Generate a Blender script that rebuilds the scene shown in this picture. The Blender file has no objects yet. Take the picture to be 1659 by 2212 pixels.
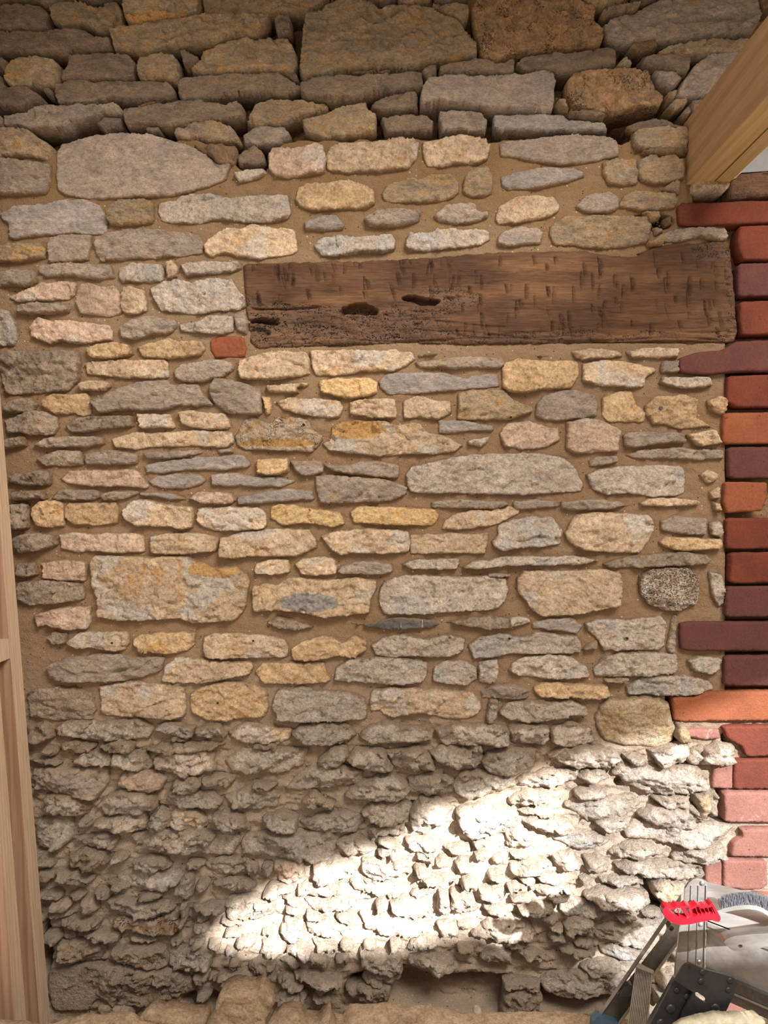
import bpy, bmesh, math, random
import numpy as np
from mathutils import Vector
from mathutils.geometry import delaunay_2d_cdt

SC = bpy.context.scene
COL = SC.collection
S = 0.00096          # metres per photo pixel on the wall plane
DIST = 1.55          # camera to wall
CZ = 1.25            # camera height
CX, CY = 829.5, 1106.0

# ---------------------------------------------------------------- camera
cam_d = bpy.data.cameras.new('camera')
cam = bpy.data.objects.new('camera', cam_d)
COL.objects.link(cam)
cam.location = (0, -DIST, CZ)
cam.rotation_euler = (math.radians(90), 0, 0)
cam_d.sensor_fit = 'VERTICAL'
cam_d.sensor_height = 36
cam_d.lens = 36 * (DIST / S) / 2212
cam_d.clip_start = 0.05
SC.camera = cam

# ---------------------------------------------------------------- world, sun, exposure
w = bpy.data.worlds.new('world'); SC.world = w; w.use_nodes = True
bg = w.node_tree.nodes['Background']
bg.inputs[0].default_value = (1.0, 0.93, 0.85, 1)
bg.inputs[1].default_value = 0.60
SUN_DIR = Vector((-0.41, 1.0, -0.60)).normalized()
sd = bpy.data.lights.new('sun', 'SUN'); sd.energy = 17; sd.angle = math.radians(0.75); sd.color = (1, 1, 1)
sun = bpy.data.objects.new('sun', sd); COL.objects.link(sun)
sun.location = (2, -2, 4)
sun.rotation_euler = SUN_DIR.to_track_quat('-Z', 'Y').to_euler()
def area(name, loc, target, sx, sy, energy, color):
    d = bpy.data.lights.new(name, 'AREA'); d.shape = 'RECTANGLE'; d.size = sx; d.size_y = sy
    d.energy = energy; d.color = color
    o = bpy.data.objects.new(name, d); COL.objects.link(o); o.location = loc
    o.rotation_euler = (Vector(target) - Vector(loc)).to_track_quat('-Z', 'Y').to_euler()
    return o
# added soft light with no seen source, in front and to the right
area('added_fill_light', (1.0, -2.15, 3.05), (0.05, 0, 1.15), 1.3, .8, 95, (1.0, 0.91, 0.80))
SC.view_settings.view_transform = 'Standard'
SC.view_settings.look = 'None'
SC.view_settings.gamma = 1
SC.view_settings.use_curve_mapping = False
SC.view_settings.exposure = 0.0

rnd = random.Random(7)
nrs = np.random.RandomState(11)

# ---------------------------------------------------------------- helpers
def P(px, py, d=0.0):
    """photo pixel at distance d in front of the wall plane -> world point"""
    k = S * (DIST - d) / DIST
    return Vector(((px - CX) * k, -d, CZ + (CY - py) * k))

def hsh(ix, iy, seed):
    n = (ix.astype(np.int64) * 374761393 + iy.astype(np.int64) * 668265263 + seed * 1442695041) & 0x7fffffff
    n = ((n ^ (n >> 13)) * 1274126177) & 0x7fffffff
    n = (n ^ (n >> 16)) & 0xffffff
    return n / float(0xffffff)
def vnoise(x, y, seed=0):
    ix = np.floor(x).astype(np.int64); iy = np.floor(y).astype(np.int64)
    fx = x - ix; fy = y - iy
    fx = fx * fx * (3 - 2 * fx); fy = fy * fy * (3 - 2 * fy)
    a = hsh(ix, iy, seed); b = hsh(ix + 1, iy, seed); c = hsh(ix, iy + 1, seed); d = hsh(ix + 1, iy + 1, seed)
    return (a + (b - a) * fx + (c - a) * fy + (a - b - c + d) * fx * fy) * 2 - 1
def fbm(x, y, seed=0, oct=4, gain=0.5):
    v = 0; a = 1.0; t = 0
    for i in range(oct):
        v = v + a * vnoise(x * 2 ** i + 17.3 * i, y * 2 ** i - 9.1 * i, seed + i); t += a; a *= gain
    return v / t
def chips(x, y, seed=0):
    """hewn facets: nearest cell's own tilted plane"""
    ix = np.floor(x).astype(np.int64); iy = np.floor(y).astype(np.int64)
    best = np.full(x.shape, 1e9); val = np.zeros(x.shape)
    for dx in (-1, 0, 1):
        for dy in (-1, 0, 1):
            cx = ix + dx; cy = iy + dy
            jx = cx + hsh(cx, cy, seed); jy = cy + hsh(cx, cy, seed + 5)
            d2 = (x - jx) ** 2 + (y - jy) ** 2
            v = (hsh(cx, cy, seed + 9) - .5) + (x - jx) * (hsh(cx, cy, seed + 13) - .5) * 1.6 + (y - jy) * (hsh(cx, cy, seed + 17) - .35) * 1.6
            m = d2 < best
            best = np.where(m, d2, best); val = np.where(m, v, val)
    return val

def set_props(o, label=None, cat=None, group=None, kind=None):
    if label: o['label'] = label
    if cat: o['category'] = cat
    if group: o['group'] = group
    if kind: o['kind'] = kind
    return o

def new_obj(name, verts, faces, mat, parent=None, loc=None, smooth=True):
    me = bpy.data.meshes.new(name)
    if loc is not None:
        verts = [(v[0] - loc[0], v[1] - loc[1], v[2] - loc[2]) for v in verts]
    me.from_pydata([tuple(map(float, v)) for v in verts], [], [tuple(map(int, f)) for f in faces])
    me.validate()
    me.update()
    if smooth: me.polygons.foreach_set('use_smooth', [True] * len(me.polygons))
    if mat: me.materials.append(mat)
    o = bpy.data.objects.new(name, me); COL.objects.link(o)
    if loc is not None: o.location = loc
    if parent: o.parent = parent
    return o

def empty(name, loc, label, cat, group=None):
    o = bpy.data.objects.new(name, None); COL.objects.link(o); o.location = loc
    o.empty_display_size = 0.02
    bpy.context.view_layer.update()
    return set_props(o, label, cat, group)

def bm_obj(name, bm, mat, parent=None, bevel=0.0, smooth=False):
    """bm in world coordinates"""
    if bevel > 0:
        bmesh.ops.bevel(bm, geom=[e for e in bm.edges if e.is_manifold and e.calc_face_angle(0) > 0.5],
                        offset=bevel, segments=2, profile=0.7, affect='EDGES')
    bmesh.ops.recalc_face_normals(bm, faces=bm.faces)
    me = bpy.data.meshes.new(name)
    vs = [v.co for v in bm.verts]
    c = sum(vs, Vector()) / len(vs)
    off = parent.location.copy() if parent else Vector()
    if parent and parent.parent: off += parent.parent.location
    for v in bm.verts: v.co -= c
    bm.to_mesh(me); bm.free()
    if smooth: me.polygons.foreach_set('use_smooth', [True] * len(me.polygons))
    me.materials.append(mat)
    o = bpy.data.objects.new(name, me); COL.objects.link(o)
    if parent: o.parent = parent
    o.location = c - off
    return o

def add_hexa(bm, pts):
    """8 points: front quad then back quad, same order"""
    v = [bm.verts.new(p) for p in pts]
    for f in ((0, 1, 2, 3), (7, 6, 5, 4), (0, 4, 5, 1), (1, 5, 6, 2), (2, 6, 7, 3), (3, 7, 4, 0)):
        bm.faces.new([v[i] for i in f])
def add_box(bm, x0, x1, y0, y1, z0, z1):
    add_hexa(bm, [(x0, y0, z0), (x1, y0, z0), (x1, y0, z1), (x0, y0, z1), (x0, y1, z0), (x1, y1, z0), (x1, y1, z1), (x0, y1, z1)])
def add_slab(bm, poly, d, thick, holes=None):
    """photo outline at distance d, extruded straight back towards the wall"""
    f = [bm.verts.new(P(x, y, d)) for x, y in poly]
    b = [bm.verts.new(P(x, y, d) + Vector((0, thick, 0))) for x, y in poly]
    n = len(poly)
    bm.faces.new(f); bm.faces.new(b[::-1])
    for i in range(n): bm.faces.new((f[i], b[i], b[(i + 1) % n], f[(i + 1) % n]))
def add_beam(bm, a, b, wv, tv):
    """bar from a to b with half-vectors wv, tv"""
    a = Vector(a); b = Vector(b)
    add_hexa(bm, [a - wv - tv, a + wv - tv, a + wv + tv, a - wv + tv, b - wv - tv, b + wv - tv, b + wv + tv, b - wv + tv])
def add_disc(bm, c, r, n, h=0.002, axis=Vector((0, -1, 0)), seg=14, dome=0.5):
    """domed rivet / round boss standing out along axis"""
    axis = axis.normalized(); u = axis.orthogonal().normalized(); v = axis.cross(u)
    rings = []
    for rr, hh in ((r, -0.001), (r, h * .4), (r * dome, h)):
        rings.append([bm.verts.new(c + (u * math.cos(t) + v * math.sin(t)) * rr + axis * hh) for t in [2 * math.pi * i / seg for i in range(seg)]])
    for a, b in zip(rings, rings[1:]):
        for i in range(seg): bm.faces.new((a[i], a[(i + 1) % seg], b[(i + 1) % seg], b[i]))
    bm.faces.new(rings[-1]); bm.faces.new(rings[0][::-1])
def add_tube(bm, pts, r, seg=8):
    pts = [Vector(p) for p in pts]; rings = []
    for i, p in enumerate(pts):
        t = (pts[min(i + 1, len(pts) - 1)] - pts[max(i - 1, 0)]).normalized()
        u = t.cross(Vector((0, 1, 0.001))).normalized(); v = t.cross(u)
        rings.append([bm.verts.new(p + (u * math.cos(a) + v * math.sin(a)) * r) for a in [2 * math.pi * k / seg for k in range(seg)]])
    for a, b in zip(rings, rings[1:]):
        for i in range(seg): bm.faces.new((a[i], a[(i + 1) % seg], b[(i + 1) % seg], b[i]))
    bm.faces.new(rings[0][::-1]); bm.faces.new(rings[-1])

# ---------------------------------------------------------------- materials
class NT:
    def __init__(s, name):
        s.m = bpy.data.materials.new(name); s.m.use_nodes = True
        s.t = s.m.node_tree; s.b = s.t.nodes['Principled BSDF']
    def n(s, typ, **kw):
        nd = s.t.nodes.new(typ)
        for k, v in kw.items(): setattr(nd, k, v)
        return nd
    def l(s, a, b): s.t.links.new(a, b)
    def noise(s, vec, scale, detail=5, rough=0.55, dist=0.0):
        nd = s.n('ShaderNodeTexNoise'); nd.inputs['Scale'].default_value = scale; nd.inputs['Detail'].default_value = detail
        nd.inputs['Roughness'].default_value = rough; nd.inputs['Distortion'].default_value = dist
        s.l(vec, nd.inputs['Vector']); return nd.outputs['Fac']
    def ramp(s, fac, stops):
        nd = s.n('ShaderNodeValToRGB'); cr = nd.color_ramp
        while len(cr.elements) < len(stops): cr.elements.new(0.5)
        for e, (p, c) in zip(cr.elements, stops): e.position = p; e.color = (c[0], c[1], c[2], 1) if not isinstance(c, (int, float)) else (c, c, c, 1)
        s.l(fac, nd.inputs[0]); return nd.outputs[0]
    def mix(s, fac, a, b, mode='MIX'):
        nd = s.n('ShaderNodeMix'); nd.data_type = 'RGBA'; nd.blend_type = mode
        for sock, v in ((nd.inputs[0], fac), (nd.inputs[6], a), (nd.inputs[7], b)):
            if isinstance(v, (int, float)): sock.default_value = v
            elif isinstance(v, tuple): sock.default_value = (v[0], v[1], v[2], 1)
            else: s.l(v, sock)
        return nd.outputs[2]
    def math(s, op, a, b=0.0, clamp=False):
        nd = s.n('ShaderNodeMath'); nd.operation = op; nd.use_clamp = clamp
        for i, v in enumerate((a, b)):
            if isinstance(v, (int, float)): nd.inputs[i].default_value = v
            else: s.l(v, nd.inputs[i])
        return nd.outputs[0]
    def pos(s, spread=31.0, stretch=None):
        g = s.n('ShaderNodeNewGeometry'); o = s.n('ShaderNodeObjectInfo')
        vm = s.n('ShaderNodeVectorMath'); vm.operation = 'MULTIPLY_ADD'
        cmb = s.n('ShaderNodeCombineXYZ')
        for i, k in enumerate((1, .7, 1.3)): s.l(s.math('MULTIPLY', o.outputs['Random'], spread * k), cmb.inputs[i])
        vm.inputs[1].default_value = stretch or (1, 1, 1)
        s.l(g.outputs['Position'], vm.inputs[0]); s.l(cmb.outputs[0], vm.inputs[2])
        s.rand = o.outputs['Random']; s.geo = g
        return vm.outputs[0]
    def bump(s, h, strength, dist):
        nd = s.n('ShaderNodeBump'); nd.inputs['Strength'].default_value = strength; nd.inputs['Distance'].default_value = dist
        s.l(h, nd.inputs['Height']); s.l(nd.outputs[0], s.b.inputs['Normal']); return nd
    def fin(s, col, rough=0.95, metal=0.0, spec=0.2):
        s.l(col, s.b.inputs['Base Color']) if not isinstance(col, tuple) else setattr(s.b.inputs['Base Color'], 'default_value', (*col, 1))
        s.b.inputs['Roughness'].default_value = rough; s.b.inputs['Metallic'].default_value = metal
        s.b.inputs['Specular IOR Level'].default_value = spec
        return s.m

def stone_mat(name, a, b, stain, stain_amt=0.5, pits=0.0, bump=1.0, stretch=None, patch=None, tint=(.66, .37, .12)):
    t = NT(name); p = t.pos(31, stretch)
    n1 = t.noise(p, 14, 6, 0.6, 0.6)
    col = t.mix(t.ramp(n1, [(0.40, 0), (0.60, 1)]), a, b)
    nc = t.noise(p, 38, 4, 0.6, 0.8)
    col = t.mix(1.0, col, t.ramp(nc, [(0.32, (.84, .80, .76)), (0.62, (1.1, 1.08, 1.06))]), 'MULTIPLY')
    n2 = t.noise(p, 22, 5, 0.65, 1.2)
    lo = 0.72 - 0.3 * stain_amt
    col = t.mix(t.ramp(n2, [(lo, 0), (lo + 0.14, 1)]), col, stain)
    if patch:
        n5 = t.noise(p, 10, 3, 0.5, 0.4)
        col = t.mix(t.ramp(n5, [(0.55, 0), (0.6, 1)]), col, patch)
    ti = t.n('ShaderNodeAttribute'); ti.attribute_name = 'tint'
    col = t.mix(t.ramp(t.math('ADD', ti.outputs['Fac'], t.math('MULTIPLY', t.math('SUBTRACT', t.noise(p, 45, 5, 0.6), 0.5), .9)), [(0.45, 0), (0.55, 0.85)]), col, tint)
    n3 = t.noise(p, 190, 6, 0.7)
    col = t.mix(1.0, col, t.ramp(n3, [(0.28, 0.56), (0.5, 0.98), (0.74, 1.32)]), 'MULTIPLY')
    n4 = t.noise(p, 60, 5, 0.7)
    col = t.mix(1.0, col, t.ramp(n4, [(0.3, 0.8), (0.7, 1.16)]), 'MULTIPLY')
    col = t.mix(1.0, col, t.ramp(t.rand, [(0, 0.86), (1, 1.1)]), 'MULTIPLY')
    sm = t.n('ShaderNodeAttribute'); sm.attribute_name = 'smear'
    sf = t.ramp(t.math('ADD', sm.outputs['Fac'], t.math('MULTIPLY', t.math('SUBTRACT', t.noise(p, 34, 5, 0.65), 0.5), 1.3)), [(0.5, 0), (0.72, 0.85)])
    sepz = t.n('ShaderNodeSeparateXYZ'); t.l(t.geo.outputs['Position'], sepz.inputs[0])
    mc = t.ramp(t.math('MULTIPLY', sepz.outputs['Z'], 0.4), [(0.24, (.51, .405, .31)), (0.40, (.35, .22, .12))])
    mc = t.mix(1.0, mc, t.ramp(n3, [(0.25, 0.7), (0.8, 1.25)]), 'MULTIPLY')
    col = t.mix(sf, col, mc)
    h = t.math('ADD', t.math('MULTIPLY', n4, 1.3), t.math('MULTIPLY', n3, 0.85))
    if pits:
        vo = t.n('ShaderNodeTexVoronoi'); vo.inputs['Scale'].default_value = 260
        wa = t.n('ShaderNodeVectorMath'); wa.operation = 'MULTIPLY_ADD'; wa.inputs[1].default_value = (.012, .012, .012)
        nv = t.n('ShaderNodeTexNoise'); nv.inputs['Scale'].default_value = 90; t.l(p, nv.inputs['Vector']); t.l(nv.outputs['Color'], wa.inputs[0]); t.l(p, wa.inputs[2]); t.l(wa.outputs[0], vo.inputs['Vector'])
        pm = t.ramp(vo.outputs['Distance'], [(0.16, 1), (0.5, 0)])
        gate = t.ramp(t.noise(p, 24, 4, 0.6), [(0.62 - 0.22 * pits, 0), (0.70 - 0.2 * pits, 1)])
        pf = t.math('MULTIPLY', pm, gate)
        col = t.mix(t.math('MULTIPLY', pf, 0.6), col, (0.09, 0.05, 0.03))
        h = t.math('SUBTRACT', h, t.math('MULTIPLY', pf, 1.6))
    t.bump(h, min(1.0, 0.85 * bump), 0.0055 if bump < 1.18 else 0.0085)
    return t.fin(col)

M = {
 'k': stone_mat('taupe_stone', (.37, .282, .212), (.27, .21, .165), (.45, .30, .16), 0.5, 0, 1.0, (1, 1, 2.2)),
 'q': stone_mat('mauve_stone', (.48, .385, .325), (.38, .32, .275), (.50, .38, .25), 0.35, 0, .8, (1, 1, 1.8)),
 'y': stone_mat('buff_stone', (.50, .375, .245), (.37, .30, .225), (.52, .32, .14), 0.7, 0, .95, (1, 1, 1.8)),
 'g': stone_mat('grey_stone', (.50, .41, .34), (.38, .32, .275), (.50, .36, .21), 0.5, 0, .9, (1, 1, 2.2)),
 'b': stone_mat('slate_grey', (.46, .405, .375), (.355, .32, .305), (.52, .385, .24), 0.45, 0.0, .75, (1, 1, 2.6)),
 'B': stone_mat('dark_slate', (.19, .185, .18), (.13, .13, .132), (.42, .37, .30), 0.2, 0.0, .5, (1, 1, 2.6)),
 'c': stone_mat('cream_stone', (.84, .655, .47), (.71, .54, .385), (.70, .43, .21), 0.55, 0, 1.15, None, (.74, .63, .53)),
 'o': stone_mat('golden_stone', (.80, .58, .36), (.68, .485, .30), (.66, .39, .165), 0.55, 0, 1.1),
 'O': stone_mat('yellow_stone', (.92, .68, .37), (.86, .60, .33), (.80, .46, .14), 0.55, 0.0, 1.0, (1, 1, 1.6)),
 'p': stone_mat('pinkish_stone', (.78, .585, .455), (.64, .48, .38), (.66, .43, .27), 0.45, 0, 1.1, None, (.70, .60, .52)),
 'w': stone_mat('pale_limestone', (.86, .745, .635), (.75, .64, .545), (.74, .53, .35), 0.45, 0, 1.2, None, (.72, .65, .59)),
 'm': stone_mat('dusty_limestone', (.75, .655, .56), (.61, .53, .45), (.58, .43, .30), 0.45, 0, 1.2, None, (.66, .58, .50)),
 't': stone_mat('brown_rubble', (.60, .485, .38), (.47, .385, .31), (.52, .34, .19), 0.5, 0, 1.4),
 'd': stone_mat('dark_brown_stone', (.30, .205, .13), (.22, .16, .105), (.38, .22, .10), 0.5, 0, 1.0),
 'r': stone_mat('rusty_stone', (.46, .285, .15), (.34, .235, .15), (.58, .36, .18), 0.6, 0.5, 1.1),
 'P': stone_mat('pitted_stone', (.76, .61, .47), (.64, .53, .42), (.54, .30, .13), 0.7, 0.35, 1.2),
 'D': stone_mat('dark_pitted_stone', (.80, .71, .62), (.58, .44, .35), (.34, .20, .14), 0.55, 1.1, 1.6),
 'M': stone_mat('mottled_stone', (.76, .575, .40), (.64, .50, .36), (.70, .41, .17), 0.55, 0, 1.1, None, (.70, .61, .52)),
 'N': stone_mat('patched_stone', (.80, .60, .40), (.70, .53, .36), (.42, .40, .38), 0.2, 0, 1.0, None, (.76, .67, .57), (.36, .35, .345)),
 'Y': stone_mat('ochre_boulder', (.66, .49, .29), (.74, .60, .43), (.56, .36, .16), 0.5, 0, 1.2),
}

def brick_mat(name, a, b, bloom=0.3):
    t = NT(name); p = t.pos(23)
    col = t.mix(t.ramp(t.noise(p, 16, 4, 0.6), [(0.35, 0), (0.65, 1)]), a, b)
    lo = 0.80 - 0.3 * bloom
    col = t.mix(t.ramp(t.noise(p, 30, 6, 0.7, 0.5), [(lo, 0.0), (lo + 0.22, 0.75)]), col, (.62, .50, .44))
    n3 = t.noise(p, 260, 4, 0.6)
    col = t.mix(1.0, col, t.ramp(n3, [(0.3, 0.82), (0.7, 1.12)]), 'MULTIPLY')
    vo = t.n('ShaderNodeTexVoronoi'); vo.inputs['Scale'].default_value = 95; t.l(p, vo.inputs['Vector'])
    pf = t.math('MULTIPLY', t.ramp(vo.outputs['Distance'], [(0.08, 1), (0.2, 0)]), t.ramp(t.noise(p, 40, 2), [(0.58, 0), (0.62, 1)]))
    col = t.mix(t.math('MULTIPLY', pf, 0.7), col, (0.08, 0.03, 0.02))
    t.bump(t.math('SUBTRACT', t.math('ADD', n3, t.noise(p, 60, 4)), pf), 0.55, 0.0022)
    return t.fin(col, 0.85, spec=0.3)
BM = {
 'red': brick_mat('red_brick', (.20, .050, .027), (.15, .040, .024), 0.15),
 'orange': brick_mat('orange_brick', (.33, .105, .045), (.27, .085, .040), 0.1),
 'plum': brick_mat('plum_brick', (.15, .052, .042), (.115, .044, .040), 0.12),
 'pink': brick_mat('bloomed_brick', (.34, .155, .118), (.29, .13, .10), 0.75),
}
M['R'] = BM['orange']

def mortar_mat():
    t = NT('lime_mortar'); p = t.pos(0)
    sep = t.n('ShaderNodeSeparateXYZ'); t.l(t.geo.outputs['Position'], sep.inputs[0])
    zf = t.math('ADD', sep.outputs['Z'], t.math('MULTIPLY', t.math('SUBTRACT', t.noise(p, 3, 4), 0.5), 0.5))
    # warmer sandy pointing above, paler greyish lime mortar in the lower third
    zr = t.ramp(t.math('MULTIPLY', zf, 0.4), [(0.24, (.50, .395, .30)), (0.40, (.325, .20, .11)), (0.58, (.325, .20, .11)), (0.68, (.36, .245, .145)), (0.75, (.30, .18, .085))])
    col = t.mix(t.ramp(t.noise(p, 12, 5, 0.6), [(0.35, 0), (0.7, 0.3)]), zr, (.44, .35, .255))
    n3 = t.noise(p, 420, 4, 0.7); n4 = t.noise(p, 70, 5, 0.65)
    col = t.mix(1.0, col, t.ramp(n3, [(0.3, 0.75), (0.7, 1.2)]), 'MULTIPLY')
    vo = t.n('ShaderNodeTexVoronoi'); vo.inputs['Scale'].default_value = 150; t.l(p, vo.inputs['Vector'])
    sp = t.n('ShaderNodeSeparateColor'); t.l(vo.outputs['Color'], sp.inputs[0])
    spot = t.ramp(vo.outputs['Distance'], [(0.16, 1), (0.26, 0)])
    col = t.mix(t.math('MULTIPLY', spot, t.math('GREATER_THAN', sp.outputs[0], 0.93)), col, (.06, .045, .03))
    col = t.mix(t.math('MULTIPLY', spot, t.math('LESS_THAN', sp.outputs[0], 0.06)), col, (.7, .62, .5))
    n6 = t.noise(p, 150, 5, 0.7)
    t.bump(t.math('ADD', t.math('ADD', t.math('MULTIPLY', n3, 0.4), t.math('MULTIPLY', n6, 0.6)), n4), 0.9, 0.0055)
    return t.fin(col)
MORTAR = mortar_mat()

def wood_mat(name, a, b, dark, axis='Y', knots=False, rough=0.7, ring=55, streak=0.6):
    t = NT(name)
    st = {'X': (.06, 1, 1), 'Y': (1, .06, 1), 'Z': (1, 1, .05)}[axis]
    p = t.pos(3, st)
    wv = t.n('ShaderNodeTexWave'); wv.wave_type = 'BANDS'; wv.bands_direction = 'DIAGONAL'
    wv.inputs['Scale'].default_value = ring; wv.inputs['Distortion'].default_value = 5; wv.inputs['Detail'].default_value = 3
    wv.inputs['Detail Scale'].default_value = 1.2
    t.l(p, wv.inputs['Vector'])
    col = t.mix(t.ramp(t.noise(p, 9, 4), [(0.35, 0), (0.65, 1)]), a, b)
    col = t.mix(t.math('MULTIPLY', t.ramp(wv.outputs['Fac'], [(0.45, 0), (1, 1)]), streak), col, dark)
    n = t.noise(p, 160, 4, 0.6)
    col = t.mix(1.0, col, t.ramp(n, [(0.3, 0.88), (0.7, 1.1)]), 'MULTIPLY')
    t.bump(t.math('ADD', wv.outputs['Fac'], n), 0.25, 0.001)
    return t.fin(col, rough, spec=0.3)
PINE_EDGE = wood_mat('pine_edge', (.66, .50, .36), (.60, .45, .32), (.52, .36, .24), 'Z', ring=60, streak=.3)
PINE_FACE_SHADED = wood_mat('pine_face_shaded', (.42, .265, .18), (.47, .30, .205), (.33, .18, .11), 'Z', ring=38, streak=.8)
JOIST_LIT_BOTTOM = wood_mat('joist_lit_bottom', (.70, .50, .24), (.62, .43, .20), (.52, .34, .15), 'Y', ring=16, streak=.35)
JOIST = wood_mat('planed_joist', (.52, .33, .17), (.44, .275, .145), (.36, .21, .10), 'Y', ring=16, streak=.45)

def oak_mat():
    t = NT('old_oak'); p = t.pos(0, (.12, 1, 1)); q = t.pos(0)
    at = t.n('ShaderNodeAttribute'); at.attribute_name = 'rot'
    rot = at.outputs['Fac']
    n1 = t.noise(p, 45, 6, 0.65)
    col = t.mix(t.ramp(n1, [(0.3, 0), (0.7, 1)]), (.10, .048, .027), (.185, .098, .055))
    col = t.mix(t.ramp(t.noise(q, 7, 4), [(0.45, 0), (0.62, 0.85)]), col, (.085, .045, .028))
    col = t.mix(t.ramp(t.noise(p, 14, 4), [(0.55, 0), (0.7, .7)]), col, (.29, .15, .07))
    col = t.mix(t.math('MULTIPLY', rot, 0.6), col, (.17, .115, .09))
    vo = t.n('ShaderNodeTexVoronoi'); vo.inputs['Scale'].default_value = 240; t.l(q, vo.inputs['Vector'])
    worm = t.math('MULTIPLY', t.ramp(vo.outputs['Distance'], [(0.30, 1), (0.42, 0)]), t.math('MULTIPLY', rot, t.ramp(t.noise(q, 50, 2), [(0.44, 0), (0.5, 1)])))
    col = t.mix(worm, col, (.012, .008, .006))
    ac = t.n('ShaderNodeAttribute'); ac.attribute_name = 'cut'
    col = t.mix(t.math('MULTIPLY', ac.outputs['Fac'], .85), col, (.016, .011, .009))
    grain = t.noise(p, 260, 4, 0.6)
    col = t.mix(1.0, col, t.ramp(grain, [(0.3, 0.72), (0.7, 1.2)]), 'MULTIPLY')
    t.bump(t.math('SUBTRACT', t.math('ADD', grain, n1), t.math('MULTIPLY', worm, 2)), 0.8, 0.003)
    return t.fin(col, 0.85, spec=0.25)
OAK = oak_mat()

def plain(name, col, rough=0.5, metal=0.0, spec=0.5, grain=None, scale=200, amt=0.15, bump=0.0, stretch=None):
    t = NT(name); p = t.pos(5, stretch)
    n = t.noise(p, scale, 4, 0.6)
    c = t.mix(1.0, col, t.ramp(n, [(0.3, 1 - amt), (0.7, 1 + amt)]), 'MULTIPLY')
    if grain: c = t.mix(t.ramp(t.noise(p, 12, 5, 0.7), [(0.5, 0), (0.68, 0.8)]), c, grain)
    if bump: t.bump(n, bump, 0.002)
    return t.fin(c, rough, metal, spec)
ALU = plain('brushed_aluminium', (.46, .45, .43), 0.36, 0.8, 0.5, (.24, .215, .18), 90, .2, .25, (.3, 1, 1))
ALU_DULL = plain('dusty_aluminium', (.42, .39, .34), 0.55, 0.55, 0.4, (.27, .22, .17), 90, .15, .2)
DECK = plain('paint_spattered_deck', (.50, .48, .45), 0.45, 0.45, 0.4, (.30, .22, .17), 60, .2, .2, (.25, 1, 1))
BLACK = plain('black_coated_steel', (.035, .037, .042), 0.42, 0.3, 0.5, (.06, .06, .065), 90, .2, .2)
RED = plain('red_plastic', (.40, .006, .016), 0.34, 0, 0.5, None, 80, .05)
BLUE = plain('blue_plastic', (.05, .10, .15), 0.45, 0, 0.5, None, 80, .1)
WIRE = plain('steel_wire', (.46, .46, .49), 0.35, 0.8)
DUST = stone_mat('mortar_dust', (.54, .41, .28), (.46, .345, .235), (.60, .48, .35), 0.3, 0, 1.1)
PAINTBOARD = plain('pale_painted_board', (.30, .31, .31), 0.7, 0, 0.3, None, 40, .05)
BOLT = plain('dark_bolt', (.09, .09, .10), .4, .8)
HOLE_SHADE = plain('hole_shade', (.02, .015, .012), 0.9)

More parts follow.
